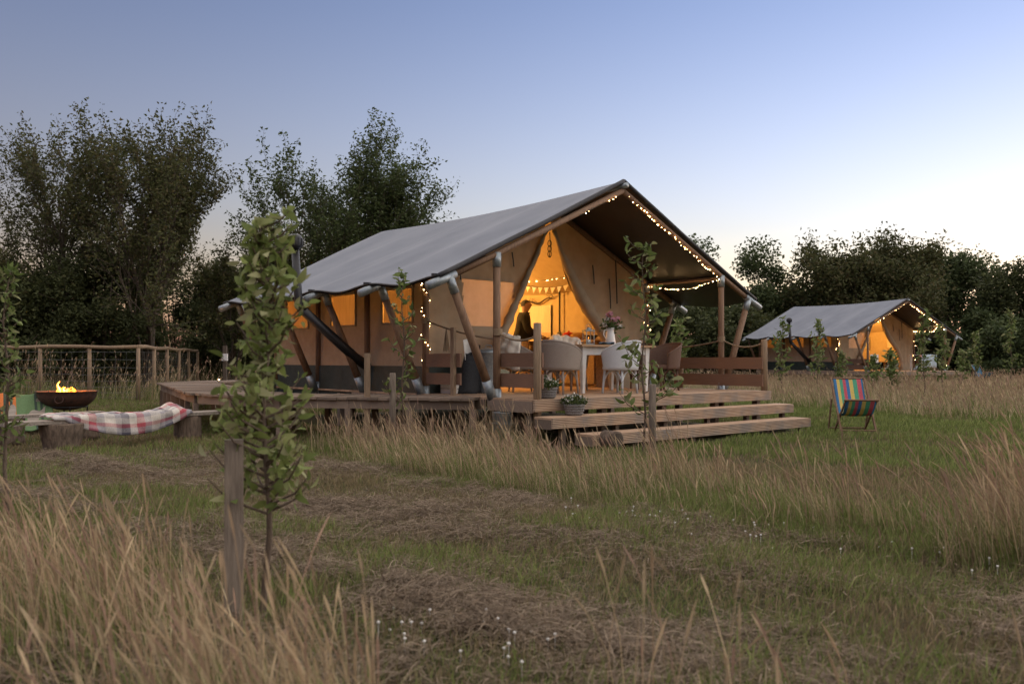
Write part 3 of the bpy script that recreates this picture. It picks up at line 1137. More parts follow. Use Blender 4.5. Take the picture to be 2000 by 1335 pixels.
def leaf_cloud(name, pts, size, cols, mat_, parent=None, aspect=.5, up=0.0, rg=None, drop=.15, loc=None, oval=False):
    """many small folded leaves at the given centres"""
    rg = rg or rng
    pts = np.asarray(pts, dtype=np.float64)
    n = len(pts)
    d = rg.normal(size=(n, 3))
    d[:, 2] = d[:, 2] * .7 + up
    d /= np.linalg.norm(d, axis=1)[:, None]
    s = rg.normal(size=(n, 3))
    s -= (s * d).sum(1)[:, None] * d
    s /= np.linalg.norm(s, axis=1)[:, None]
    nn = np.cross(d, s)
    L_ = size * rg.uniform(.6, 1.35, n)[:, None]
    w_ = L_ * aspect * .5
    if oval:
        c = np.asarray(cols)[rg.integers(0, len(cols), n)]
        rows = []
        for t, wf in ((.0, .06), (.22, .75), (.5, 1.0), (.78, .68)):
            m0 = pts + d * L_ * t - nn * L_ * drop * t * t * 1.4
            rows += [m0 + s * w_ * wf + nn * w_ * wf * .35, m0 - s * w_ * wf + nn * w_ * wf * .35]
        rows.append(pts + d * L_ - nn * L_ * drop * 1.4)
        V = np.stack(rows, 1).reshape(-1, 3)
        k = (np.arange(n) * 9)[:, None]
        T = np.concatenate([k + np.array(q)[None, :] for i in range(3) for q in ((2 * i, 2 * i + 2, 2 * i + 3), (2 * i, 2 * i + 3, 2 * i + 1))] + [k + np.array((6, 8, 7))[None, :]])
        return link(name, np_mesh(name, V, T, mat_, np.repeat(c, 9, axis=0), smooth=True), parent, loc)
    tip = pts + d * L_ - nn * L_ * drop
    mid = pts + d * L_ * .45
    a = mid + s * w_ + nn * L_ * .10
    b = mid - s * w_ + nn * L_ * .10
    V = np.stack([pts, a, tip, b], 1).reshape(-1, 3)
    k = np.arange(n) * 4
    T = np.concatenate([np.stack([k, k + 1, k + 2], 1), np.stack([k, k + 2, k + 3], 1)])
    cols = np.asarray(cols)
    c = cols[rg.integers(0, len(cols), n)]
    C = np.repeat(c, 4, axis=0)
    return link(name, np_mesh(name, V, T, mat_, C), parent, loc)


GREEN = [(.09, .13, .04), (.07, .11, .035), (.12, .15, .05), (.055, .085, .03)]
bq = empty('flower_bouquet', on_table(2.72, .42) + Vector((0, 0, .27)))
tag(bq, 'bunch of pink and white flowers standing in the enamel jug', 'flowers')
random.seed(4)
heads = [(.0, 0, .24, 'pink'), (-.06, .02, .15, 'wpetal'), (.09, -.02, .10, 'pink'), (.15, 0, .03, 'wpetal'), (.03, -.05, .14, 'pink'), (-.03, .05, .22, 'pink'), (.12, .04, .16, 'pink'), (-.10, -.02, .06, 'wpetal')]
for (x, y, z, mm) in heads:
    b = MB()
    for k in range(16):
        a, e = random.uniform(0, 6.28), random.uniform(-.6, 1.4)
        n_ = Vector((math.cos(a) * math.cos(e), math.sin(a) * math.cos(e), math.sin(e)))
        s_ = n_.orthogonal().normalized()
        q = n_.cross(s_)
        c = Vector((x, y, z)) + n_ * .032
        b.add([c - s_ * .02 - q * .02, c + s_ * .02 - q * .02 + n_ * .012, c + s_ * .02 + q * .02, c - s_ * .02 + q * .02 + n_ * .012], [(0, 1, 2, 3)])
    fo = b.build('flower_head', M[mm], bq)
    MB().tube([(x * .1, y * .1, -.12), (x * .5, y * .5, z * .4), (x, y, z)], .004, 5).build('flower_stem', M['stem'], fo)
pts = rng.normal(size=(140, 3)) * np.array([.09, .07, .05]) + np.array([.02, 0, .05])
leaf_cloud('foliage', pts, .07, GREEN, M['leafattr'], bq)

t = empty('glass_lantern', on_table(2.30, .50), R(20))
tag(t, 'square glass candle lantern standing on the table', 'lantern')
MB().box((0, 0, .012), (.15, .15, .024)).build('base', M['zinc'], t)
for sx in (-1, 1):
    for sy in (-1, 1):
        MB().box((sx * .066, sy * .066, .12), (.012, .012, .2)).build('corner_post', M['zinc'], t)
    MB().box((sx * .066, 0, .12), (.004, .116, .19)).build('pane', M['glass'], t)
MB().box((0, 0, .23), (.16, .16, .02)).build('lid', M['zinc'], t)
MB().lathe([(.05, .24), (.03, .27), (.02, .285), (.0, .29)], 12).build('cap', M['zinc'], t, smooth=True)
MB().tube([(-.05, 0, .25), (-.04, 0, .31), (0, 0, .335), (.04, 0, .31), (.05, 0, .25)], .004, 6).build('handle', M['zinc'], t)
cd = MB().lathe([(.0, .024), (.03, .024), (.03, .09), (.0, .092)], 12).build('candle', M['wpetal'], t, smooth=True)
MB().lathe([(.0, .095), (.007, .105), (.004, .125), (.0, .135)], 8).build('candle_flame', M['flame2'], cd, smooth=True)

t = MB().grid(lambda a, b: (-.12 + .24 * a, -.1 + .2 * b, .012 + .03 * abs(math.sin(a * 5 + b * 3))), 14, 12).build('folded_cloth', M['blue'], None, on_table(2.45, .25), smooth=True, thick=.01)
tag(t, 'crumpled blue cloth on the table beside the jug', 'cloth')


def basket(loc, label, seed, s=1.0):
    r_ = np.random.default_rng(seed)
    t = empty('flower_basket', loc)
    tag(t, label, 'basket', 'grey flower baskets on the deck edge')
    body = MB().lathe([(.0, 0), (.095, 0), (.11, .02), (.135, .13), (.145, .15), (.13, .15), (.12, .12), (.0, .11)], 28, wob=lambda a, z: .025 * math.sin(a * 14 + (z * 140 // 1) * 3.14))
    body.build('basket', M['basket'], t, smooth=True)
    for k in range(4):
        MB().tube([(.001 + (.113 + .008 * k) * math.cos(a), (.113 + .008 * k) * math.sin(a), .03 + .034 * k + .004 * math.sin(a * 14)) for a in np.linspace(0, 6.283, 43)], .009, 5, False).build('woven_hoop', M['basket'], t, smooth=True)
    MB().tube([(.14 * math.cos(a), 0, .14 + .14 * math.sin(a)) for a in np.linspace(0, math.pi, 12)], .007, 6).build('handle', M['basket'], t, smooth=True)
    n = 260
    a = r_.uniform(0, 6.28, n)
    rr = .17 * np.sqrt(r_.uniform(0, 1, n))
    pts = np.stack([rr * np.cos(a), rr * np.sin(a), .14 + .14 * r_.uniform(0, 1, n) * (1 - rr * 3)], 1)
    leaf_cloud('foliage', pts, .06, GREEN, M['leafattr'], t, .35, .5, r_)
    pts = pts[:70] + np.array([0, 0, .035])
    leaf_cloud('blossom', pts, .028, [(.78, .77, .74), (.7, .69, .66)], M['leafattr'], t, 1.0, .6, r_)


basket(T1(.28, -.72), 'grey basket of white flowers on the deck beside the round post', 21, 1)
basket(T1(.42, -1.10, -.215), 'grey basket of white flowers on the upper step', 22, 1)

t = empty('metal_pail', (-.13, 11.72, .0))
tag(t, 'galvanised pail in the long grass under the front left pole', 'bucket')
MB().lathe([(.0, .0), (.105, .0), (.135, .44), (.142, .45), (.13, .45), (.10, .03), (.0, .03)], 22).build('pail_body', M['zinc'], t, smooth=True)
MB().tube([(.138 * math.cos(a), .138 * math.sin(a), .30) for a in np.linspace(0, 6.283, 25)], .006, 5, False).build('hoop', M['zinc'], t)
MB().tube([(-.135, 0, .43), (-.12, -.06, .36), (0, -.14, .31), (.12, -.06, .36), (.135, 0, .43)], .004, 5).build('handle', M['wire'], t)

t = empty('storage_crate', T1(.42, 1.45), RZ1)
tag(t, 'low white painted crate by the front canvas wall', 'crate')
for k in range(3):
    MB().box((0, -.14, .04 + k * .075), (.46, .015, .065)).build('slat', M['white'], t)
    MB().box((0, .14, .04 + k * .075), (.46, .015, .065)).build('slat', M['white'], t)
    for sx in (-1, 1):
        MB().box((sx * .222, 0, .04 + k * .075), (.015, .265, .065)).build('slat', M['white'], t)
MB().box((0, 0, .012), (.43, .26, .015)).build('bottom', M['white'], t)
MB().tube([(-.06, -.155, .14), (-.03, -.175, .12), (.03, -.175, .12), (.06, -.155, .14)], .006, 6).build('handle', M['iron'], t)

t = empty('metal_bin', T1(.82, 1.2))
tag(t, 'tall grey metal bin behind the front left pole', 'bin')
MB().lathe([(.0, 0), (.15, 0), (.155, .03), (.15, .05), (.175, .60), (.185, .615), (.165, .62), (.0, .62)], 24).build('bin_body', M['zinc'], t, smooth=True)
MB().lathe([(.188, .61), (.19, .64), (.12, .69), (.0, .71)], 24).build('lid', M['zinc'], t, smooth=True)
MB().tube([(-.05, 0, .70), (-.04, 0, .745), (.04, 0, .745), (.05, 0, .70)], .008, 6).build('handle', M['zinc'], t)
t = MB().grid(lambda a, b: (-.11 + .22 * a + .03 * b, .04 * math.sin(a * 4), .42 * b - .0 * a), 8, 8).build('white_cloth', M['white'], None, T1(.55, 1.28, .42), (0, R(-12), RZ1), smooth=True, thick=.008)
tag(t, 'small white cloth hung over the dark bag beside the metal bin', 'cloth')
t = empty('canvas_bag', T1(.50, 1.30), RZ1)
tag(t, 'dark canvas bag leaning against the metal bin', 'bag')
MB().grid(lambda a, b: ((lambda th, h: ((.20 - .05 * h) * math.cos(th) + .10 * h, (.13 - .06 * h) * math.sin(th), .62 * h + .015 * math.sin(th * 5)))(a * 2 * math.pi, b)), 24, 10).build('bag_body', M['bag'], t, smooth=True, thick=.01)
MB().tube([(.0, -.06, .58), (.06, -.10, .74), (.16, -.08, .74), (.19, -.03, .58)], .012, 6).build('carry_strap', M['bag'], t, smooth=True)

t = empty('log', T1(.33, -1.86, -.50), RZ1)
tag(t, 'dark short log with its round end out against the bottom step', 'log')
MB().tube([(0, -.10, 0.03), (0, .12, .03)], [.105, .11], 16).build('bark', M['bark'], t, smooth=True)
MB().tube([(0, -.104, .03), (0, -.10, .03)], .085, 16).build('cut_end', M['treebark'], t)

# ------------------------------------------------------------------ inside the tent
kc = empty('kitchen_counter', T1(4.55, 3.45), RZ1)
tag(kc, 'wooden kitchen counter along the canvas wall inside the tent', 'counter')
MB().box((0, 0, .88), (.62, 2.4, .04)).build('worktop', M['tabletop'], kc)
for k in range(4):
    dr = MB().box((-.285, -.88 + k * .587, .44), (.025, .56, .76)).build('cabinet_door', M['cutwood'], kc)
    MB().tube([(-.31, -.70 + k * .587, .62), (-.31, -.70 + k * .587, .74)], .008, 6).build('handle', M['iron'], dr)
MB().box((.02, 0, .43), (.54, 2.36, .85)).build('carcass', M['cutwood'], kc)


def item(name, mb, m, loc, label, cat, smooth=True):
    return tag(mb.build(name, m, None, loc, (0, 0, RZ1), smooth=smooth), label, cat)


t = empty('casserole_pot', T1(4.42, 3.15, .90), RZ1)
tag(t, 'bright red casserole pot on the kitchen counter', 'pot')
MB().lathe([(.0, 0), (.11, 0), (.125, .02), (.13, .12), (.0, .12)], 20).build('pot_body', M['red'], t, smooth=True)
MB().lathe([(.133, .12), (.13, .135), (.05, .165), (.02, .17), (.02, .19), (.0, .195)], 20).build('lid', M['red'], t, smooth=True)
for sx in (-1, 1):
    MB().tube([(sx * .12, -.03, .10), (sx * .165, 0, .105), (sx * .12, .03, .10)], .008, 6).build('handle', M['red'], t)
item('bread_loaf', MB().lathe([(.0, -.15), (.05, -.14), (.075, -.07), (.08, 0), (.075, .08), (.05, .14), (.0, .15)], 14), M['bread'], T1(4.38, 2.85, .97), 'crusty brown loaf on the kitchen counter', 'bread').rotation_euler = (R(90), 0, RZ1 + .6)
item('serving_bowl', MB().lathe([(.0, 0), (.06, 0), (.13, .08), (.14, .09), (.125, .085), (.05, .02), (.0, .02)], 20), M['iron'], T1(4.4, 2.5, .90), 'dark bowl at the near end of the kitchen counter', 'bowl')
item('storage_jar', MB().lathe([(.0, 0), (.05, 0), (.055, .01), (.055, .13), (.045, .15), (.05, .155), (.05, .18), (.0, .185)], 16), M['zinc'], T1(4.6, 3.6, .90), 'grey lidded jar on the kitchen counter', 'jar')
item('mixing_bowl', MB().lathe([(.0, 0), (.06, 0), (.12, .07), (.125, .08), (.11, .075), (.05, .015), (.0, .015)], 20), M['enamel'], T1(4.5, 3.9, .90), 'white bowl by the man at the kitchen counter', 'bowl')
t = empty('driftwood_branch', T1(4.94, 4.8, 1.75), RZ1)
tag(t, 'twiggy driftwood branch hung above the cream window blind', 'branch')
main = [(0, -.6 + 1.2 * i / 10, .035 * math.sin(i * 1.3) + .07 * (abs(i - 5) / 5) ** 2) for i in range(11)]
MB().tube(main, [.012 + .010 * (1 - abs(i - 5) / 6) for i in range(11)], 7).build('bough', M['treebark'], t, smooth=True)
random.seed(9)
for i in range(14):
    b = Vector(main[random.randint(0, 10)])
    MB().tube([b, b + Vector((-.03, random.uniform(-.08, .08), random.uniform(.02, .08))), b + Vector((-.05, random.uniform(-.15, .15), random.uniform(.03, .12)))], [.006, .005, .002], 5).build('twig', M['treebark'], t)

bt = empty('bunting', T1(4.55, 2.7, 2.12), RZ1)
tag(bt, 'small pale bunting strung under the inner ceiling', 'bunting')
nb = 11
cur = [Vector((0, 2.1 * i / nb, -.12 * math.sin(math.pi * i / nb))) for i in range(nb + 1)]
MB().tube(cur, .004, 4).build('tape', M['cable'], bt)
for i in range(nb):
    a, b = cur[i].lerp(cur[i + 1], .12), cur[i].lerp(cur[i + 1], .88)
    m_ = (a + b) / 2 + Vector((-.02, 0, -.13))
    MB().add([a, b, m_], [(0, 1, 2)]).build('flag', M['blind'] if i % 2 else M['wpetal'], bt, thick=.003)
fairy('short string of lights above the bunting inside the tent', [T1(4.5, 2.8, 2.16), T1(4.5, 4.6, 2.16)], .13)
pl = MB().tube([(0, 0, 0), (0, 0, 2.0)], .02, 8).build('partition_pole', M['iron'], None, T1(4.93, 3.95))
tag(pl, 'thin dark upright pole against the inner canvas wall', 'pole')
t = empty('toggle_rope', T1(2.53, BAY - .06, 2.28))
tag(t, 'knotted rope hanging at the top of the tent opening', 'rope')
MB().tube([(0, 0, .42), (.01, 0, .2), (0, 0, .0)], .008, 6).build('strand', M['cable'], t)
for k in range(3):
    MB().tube([(.03 * math.cos(a), .012, .05 + .09 * k + .055 * math.sin(a)) for a in np.linspace(0, 6.28, 13)], .008, 5, False).build('loop', M['cable'], t, smooth=True)


# ------------------------------------------------------------------ the man at the counter
def skin_mesh(name, verts, edges, radii, m, parent, root=0, sub=2):
    me = bpy.data.meshes.new(name)
    me.from_pydata(verts, edges, [])
    o = link(name, me, parent)
    md = o.modifiers.new('skin', 'SKIN')
    md.use_smooth_shade = True
    sv = me.skin_vertices[0].data
    for i, r in enumerate(radii):
        rr = r if hasattr(r, '__len__') else (r, r)
        sv[i].radius = rr
        sv[i].use_root = (i == root)
    ss = o.modifiers.new('sub', 'SUBSURF')
    ss.levels = sub
    ss.render_levels = sub
    me.materials.append(m)
    return o


def man(loc, rz, label):
    """faces +x; leaning slightly over a counter, forearms forward"""
    root = empty('person', loc, rz)
    tag(root, label, 'person')
    # one continuous body: pelvis, legs, spine, neck, head, arms, hands with fingers
    V = [(0, 0, .92), (.0, .10, .88), (.02, .11, .48), (-.01, .11, .08), (.10, .12, .03),
         (0, -.10, .88), (.02, -.11, .48), (-.01, -.11, .08), (.10, -.12, .03),
         (.0, 0, 1.12), (.02, 0, 1.34), (.045, 0, 1.46), (.075, 0, 1.55), (.10, 0, 1.63), (.09, 0, 1.70),
         (.03, .18, 1.40), (.06, .24, 1.12), (.27, .20, 1.02), (.34, .18, 1.00),
         (.03, -.18, 1.40), (.06, -.24, 1.12), (.27, -.20, 1.02), (.34, -.18, 1.00)]
    E = [(0, 1), (1, 2), (2, 3), (3, 4), (0, 5), (5, 6), (6, 7), (7, 8), (0, 9), (9, 10), (10, 11), (11, 12), (12, 13), (13, 14),
         (10, 15), (15, 16), (16, 17), (17, 18), (10, 19), (19, 20), (20, 21), (21, 22)]
    Rr = [.10, .075, .055, .045, .035, .075, .055, .045, .035, .09, .10, .052, .085, .118, .09,
          .045, .040, .036, .034, .045, .040, .036, .034]
    for side, base in ((1, 18), (-1, 22)):
        bx = V[base]
        for k, (dy, ln) in enumerate(((-.030, .07), (-.010, .085), (.010, .08), (.028, .065))):
            i = len(V)
            V += [(bx[0] + .05, bx[1] + dy, bx[2] - .005), (bx[0] + .05 + ln * .6, bx[1] + dy * 1.15, bx[2] - .02), (bx[0] + .05 + ln, bx[1] + dy * 1.15, bx[2] - .05)]
            E += [(base, i), (i, i + 1), (i + 1, i + 2)]
            Rr += [.010, .009, .008]
        i = len(V)
        V += [(bx[0] + .02, bx[1] - side * .045, bx[2] - .01), (bx[0] + .06, bx[1] - side * .06, bx[2] - .025)]
        E += [(base, i), (i, i + 1)]
        Rr += [.011, .009]
    skin_mesh('body', V, E, Rr, M['skin'], root)
    # face: nose, brow, ears
    hd = Vector((.095, 0, 1.63))
    MB().tube([hd + Vector((.075, 0, .035)), hd + Vector((.108, 0, -.005)), hd + Vector((.085, 0, -.02))], [.010, .018, .012], 8).build('nose', M['skin'], root, smooth=True)
    for s_ in (-1, 1):
        MB().lathe([(.0, -.012), (.02, -.006), (.024, .004), (.012, .012), (.0, .012)], 10).build('ear', M['skin'], root, hd + Vector((-.005, s_ * .082, -.005)), (R(90), 0, 0), smooth=True)
        MB().lathe([(.0, -.008), (.009, 0), (.0, .008)], 8).build('eye', M['iron'], root, hd + Vector((.076, s_ * .032, .022)), smooth=True)
    MB().tube([hd + Vector((.078, -.022, -.048)), hd + Vector((.086, 0, -.047)), hd + Vector((.078, .022, -.048))], .006, 6).build('mouth', M['rust'], root, smooth=True)

    def hair(a, b):
        th, ph = a * 2 * math.pi, b * 1.95
        k = 1.0 + .04 * math.sin(th * 9) * math.sin(ph * 7)
        x = math.sin(ph) * math.cos(th)
        if x > .35: ph *= .62
        return hd + Vector((-.022 + .098 * k * math.sin(ph) * math.cos(th), .090 * k * math.sin(ph) * math.sin(th), .012 + .100 * k * math.cos(ph)))
    MB().grid(hair, 24, 10).build('hair', M['hair'], root, smooth=True)
    # clothes
    JV = [V[i] for i in (9, 10, 11, 15, 16, 17, 19, 20, 21)] + [(0, 0, .95)]
    JE = [(0, 1), (1, 2), (1, 3), (3, 4), (4, 5), (1, 6), (6, 7), (7, 8), (0, 9)]
    skin_mesh('jumper', JV, JE, [(.20, .17), (.22, .18), .095, .105, .085, .062, .105, .085, .062, (.19, .17)], M['jumper'], root)
    TV = [V[i] for i in (0, 1, 2, 3, 5, 6, 7)] + [(0, 0, 1.0)]
    skin_mesh('trousers', TV, [(0, 1), (1, 2), (2, 3), (0, 4), (4, 5), (5, 6), (0, 7)], [.18, .13, .10, .08, .13, .10, .08, .17], M['trousers'], root)
    for s_ in (-1, 1):
        MB().tube([(-.05, s_ * .115, .04), (.06, s_ * .12, .04), (.17, s_ * .125, .03)], [.045, .05, .035], 10, squash=.8).build('shoe', M['bag'], root, smooth=True)
    return root


man(T1(4.02, 4.1), R(12), 'man in a dark jumper and beige trousers standing in the lit tent')

# ------------------------------------------------------------------ deckchair on the lawn
def deckchair(loc, rz, label, canvas, s=1.0):
    """faces -y"""
    root = empty('deckchair', loc, rz)
    root.scale = (s, s, s)
    tag(root, label, 'deckchair', 'deckchairs standing on the grass')
    wd = .28
    for sx in (-1, 1):
        MB().box(((sx * wd), 0, 0), (.028, .035, 1.16), Matrix.Rotation(R(-38), 3, 'X')).build('long_rail', M['pole'], root, (0, .07, .46))
        MB().box((sx * (wd - .035), 0, 0), (.026, .035, .98), Matrix.Rotation(R(52), 3, 'X')).build('seat_rail', M['pole'], root, (0, -.02, .27))
        MB().box((sx * (wd + .03), 0, 0), (.022, .03, .62), Matrix.Rotation(R(22), 3, 'X')).build('prop_strut', M['pole'], root, (0, .36, .28))
    MB().tube([(-wd - .02, .43, .91), (wd + .02, .43, .91)], .017, 8).build('top_bar', M['pole'], root)
    MB().tube([(-wd, -.41, .57 - .0), (wd, -.41, .57)], .017, 8).build('front_bar', M['pole'], root)
    MB().tube([(-wd, -.26, .06), (wd, -.26, .06)], .013, 8).build('cross_bar', M['pole'], root)
    MB().tube([(-wd - .03, .46, .05), (wd + .03, .46, .05)], .013, 8).build('cross_bar', M['pole'], root)
    prof = [(.43, .92), (.36, .80), (.27, .63), (.17, .46), (.06, .345), (-.07, .30), (-.20, .34), (-.32, .44), (-.41, .575)]
    ys, zs = [p[0] for p in prof], [p[1] for p in prof]
    tt = np.linspace(0, 1, len(prof))
    MB().grid(lambda a, b: (-.245 + .49 * a, float(np.interp(b, tt, ys)), float(np.interp(b, tt, zs)) - .015 * math.sin(math.pi * a)), 21, 32).build('striped_canvas', canvas, root, smooth=True, thick=.004)
    return root


cs = [(0, (.06, .19, .38)), (.105, (.60, .46, .14)), (.21, (.09, .33, .20)), (.315, (.50, .10, .13)), (.42, (.06, .17, .37)),
      (.53, (.60, .46, .14)), (.66, (.09, .34, .21)), (.80, (.52, .11, .14)), (.94, (.05, .2, .4))]
M['deckstripe'] = stripes_mat('deckchair_stripes', cs, 1, 0)
M['bluestripe'] = mat('blue_canvas', (.06, .17, .26), (.04, .12, .2), .9)
deckchair((5.38, 13.75, .0), R(-6), 'deckchair with bright rainbow striped canvas on the lawn', M['deckstripe'], .93)
deckchair((22.3, 41.5, .0), R(20), 'plain blue deckchair in the long grass right of the distant tent', M['bluestripe'], 1.0)

t = empty('side_table', T2(3.3, -.2), RZ2)
tag(t, 'table with a pale blue cloth on the distant deck', 'table')
MB().box((0, 0, .73), (.9, .7, .03)).build('table_top', M['white'], t)
for sx in (-1, 1):
    for sy in (-1, 1):
        MB().box((sx * .4, sy * .3, .36), (.05, .05, .72)).build('leg', M['white'], t)
M['palecloth'] = mat('pale_blue_cloth', (.48, .58, .66), (.4, .5, .58), .9, (3, 3, 12), 3)
MB().grid(lambda a, b: (-.47 + .94 * a, -.36 - .02 * math.sin(a * 15), .75 - .6 * b), 20, 4).build('cloth_drop', M['palecloth'], t, smooth=True, thick=.006)
MB().box((0, 0, .752), (.94, .72, .008)).build('cloth_top', M['palecloth'], t)
t = MB().box((0, 0, .22), (.5, .03, .36)).build('notice_board', M['white'], None, T2(.35, -.05, .35), (0, 0, RZ2))
tag(t, 'small white board on the rail of the distant tent', 'board')

# ------------------------------------------------------------------ fire bowl and benches
fx, fy = -7.12, 14.0
fb = empty('fire_bowl', (fx, fy, 0))
tag(fb, 'rusty round iron fire bowl on a stand with a fire in it', 'fire bowl')
prof = []
for i in range(9):
    a = R(8 + 82 * i / 8)
    prof.append((.44 * math.sin(a), .63 - .29 * math.cos(a)))
inner = [(r * .96, z + .015) for r, z in reversed(prof)]
MB().lathe([(.0, .34)] + prof + [(.455, .64), (.455, .62 + .03)] + inner + [(.0, .36)], 36).build('bowl', M['rust'], fb, smooth=True)
rg_ = MB().tube([(.06 * math.cos(a), .0, .06 * math.sin(a)) for a in np.linspace(0, 6.283, 19)], .008, 6, False).build('ring_handle', M['rust'], fb, (.09, -.425, .53), (R(-14), 0, R(12)), smooth=True)
MB().tube([(.30 * math.cos(a), .30 * math.sin(a), .40) for a in np.linspace(0, 6.283, 25)], .011, 6, False).build('stand_ring', M['iron'], fb, smooth=True)
MB().tube([(.28 * math.cos(a), .28 * math.sin(a), .12) for a in np.linspace(0, 6.283, 25)], .009, 6, False).build('stand_ring', M['iron'], fb, smooth=True)
for k in range(4):
    a = R(35 + 90 * k)
    MB().tube([(.30 * math.cos(a), .30 * math.sin(a), .40), (.27 * math.cos(a), .27 * math.sin(a), .0)], .012, 6).build('stand_leg', M['iron'], fb)
random.seed(2)
for k in range(4):
    a = random.uniform(0, 3.1)
    c = Vector((random.uniform(-.1, .1), random.uniform(-.1, .1), 0))
    lg = MB().tube([c + Vector((-.2 * math.cos(a), -.2 * math.sin(a), .53)), c + Vector((.2 * math.cos(a), .2 * math.sin(a), .60 + .02 * k))], [.045, .04], 9).build('fire_log', M['ember'], None, (fx, fy, 0), smooth=True)
    tag(lg, 'charred log burning in the fire bowl', 'log', 'logs burning in the fire bowl')
fl = empty('fire', (fx, fy, .58))
tag(fl, 'orange flames rising from the rusty fire bowl', 'fire')
for k in range(17):
    x, y = random.gauss(-.03, .10), random.gauss(0, .08)
    h = random.uniform(.06, .2) * (1 - min(.6, abs(x + .03) * 2.2))
    if k == 0: x, y, h = -.13, 0, .23
    q = [Vector((x + .03 * math.sin(i * 1.1 + k) * (i / 6), y + .02 * math.cos(i + k) * (i / 6), h * i / 6)) for i in range(7)]
    MB().tube(q, [.022, .030, .027, .021, .014, .007, .001], 7).build('flame', M['flame2'] if k % 3 == 0 else M['flame'], fl, smooth=True)
ld = bpy.data.lights.new('fire_light', 'POINT')
ld.energy = 4.5
ld.color = (1, .42, .1)
ld.shadow_soft_size = .12
lo = bpy.data.objects.new('fire_light', ld)
COL.objects.link(lo)
lo.parent = fl
lo.location = (0, 0, .16)
for k in range(5):
    c = (fx - .22 + .12 * k, fy + .02 * (k % 2), .07 + .07 * (k % 2))
    lg = MB().tube([(0, -.17, 0), (0, .17, .01)], [.055, .05], 10).build('firewood', M['cutwood'] if k % 2 else M['bark'], None, c, (0, 0, R(10 * k - 15)), smooth=True)
    tag(lg, 'split firewood log stored under the fire bowl', 'firewood', 'firewood under the fire bowl')


def stump(parent, c, r0, r1, h, seed):
    ph = seed
    s_ = MB().lathe([(r0 * 1.04, 0), (r0, .06), ((r0 + r1) / 2, h * .5), (r1, h - .02), (r1 * .97, h)], 26, c, wob=lambda a, z: .05 * math.sin(a * 3 + ph) + .035 * math.sin(a * 9 + ph * 2 + z * 3))
    return s_.build('stump', M['bark'], parent, smooth=True)


b1 = empty('log_bench', (-5.2, 11.8, 0))
tag(b1, 'rustic plank bench on two log stumps in front of the fire bowl', 'bench')
stump(b1, (-.52, -.70, 0), .215, .265, .345, 1.0)
stump(b1, (.53, .80, 0), .19, .18, .345, 2.4)
a, b = Vector((-.96, -1.28, .368)), Vector((.93, 1.32, .375))
pl_ = MB()
for i in range(15):
    t = i / 14
    c = a.lerp(b, t)
    n_ = Vector((-(b - a).y, (b - a).x, 0)).normalized()
    wv = .155 + .018 * math.sin(t * 9) + (-.06 if t < .04 else 0)
    wv2 = .155 + .015 * math.cos(t * 7)
    pl_.v += [tuple(c - n_ * wv - Vector((0, 0, .022))), tuple(c + n_ * wv2 - Vector((0, 0, .022))), tuple(c + n_ * wv2 + Vector((0, 0, .022))), tuple(c - n_ * wv + Vector((0, 0, .022)))]
    if i:
        o_ = (i - 1) * 4
        for k in range(4):
            pl_.f.append((o_ + k, o_ + (k + 1) % 4, o_ + 4 + (k + 1) % 4, o_ + 4 + k))
pl_.f += [(3, 2, 1, 0), (56, 57, 58, 59)]
pl_.build('plank_seat', M['plank'], b1)
b2 = empty('log_bench', (-6.55, 12.3, 0))
tag(b2, 'second plank bench half hidden behind the front log bench', 'bench')
stump(b2, (-.3, -.35, 0), .17, .17, .35, .4)
stump(b2, (.35, .45, 0), .17, .16, .35, 1.4)
MB().box((0, 0, .372), (1.6, .24, .04), Matrix.Rotation(R(54), 3, 'Z')).build('plank_seat', M['plank'], b2)
b3 = empty('low_seat', (-7.75, 13.35, 0), R(25))
tag(b3, 'low wooden seat under the green striped blanket at the left edge', 'seat')
MB().box((0, -.05, .30), (1.1, .86, .035), Matrix.Rotation(R(27.5), 3, 'X')).build('seat_board', M['plank'], b3)
for sx in (-1, 1):
    for sy in (-1, 1):
        MB().box((sx * .45, sy * .30 - .05, .19 + sy * .11), (.07, .07, .30 + sy * .17)).build('leg', M['plank'], b3)
# plaid blanket drawn over the bench plank
RED, DK, CR, LG = (.44, .10, .12), (.10, .095, .12), (.66, .61, .54), (.36, .34, .35)
M['plaid'] = stripes_mat('plaid_wool', [(0, CR), (.22, LG), (.34, DK), (.52, CR), (.68, RED), (.84, LG)], 3, 0, .95,
                         two=([(0, CR), (.2, RED), (.34, LG), (.5, DK), (.68, CR), (.86, LG)], 1.6))
dirv = (b - a).normalized()
nv_ = Vector((dirv.y, -dirv.x, 0))


def plaid(s, t):
    # s along plank, t across: lies on the plank, then falls in a shallow swag on the viewer's side
    L0 = .55 + 1.95 * s
    hang = .02 + .26 * math.sin(math.pi * min(1, max(0, s * 1.1 - .08))) ** .8
    off = -.17 + (.34 + hang) * t
    base = Vector((-5.2, 11.8, 0)) + a + dirv * L0
    fold = .010 * math.sin(s * 23 + t * 7) + .007 * math.sin(s * 47 - t * 11) + .012 * math.sin(s * 9 + 4 * t)
    if off < .165:
        z = .418 + abs(fold) + .035 * max(0, math.sin(s * 8.2 + .4)) * (1 - t)
        p = base + nv_ * off
    else:
        e = off - .165
        z = .418 - e * .95 + .3 * fold
        p = base + nv_ * (.185 + .10 * e + fold * min(1, e * 8) * 1.6)
    if s > .86: z += .07 * math.sin((s - .86) / .14 * math.pi) * (1 - t)
    return (p.x, p.y, z)


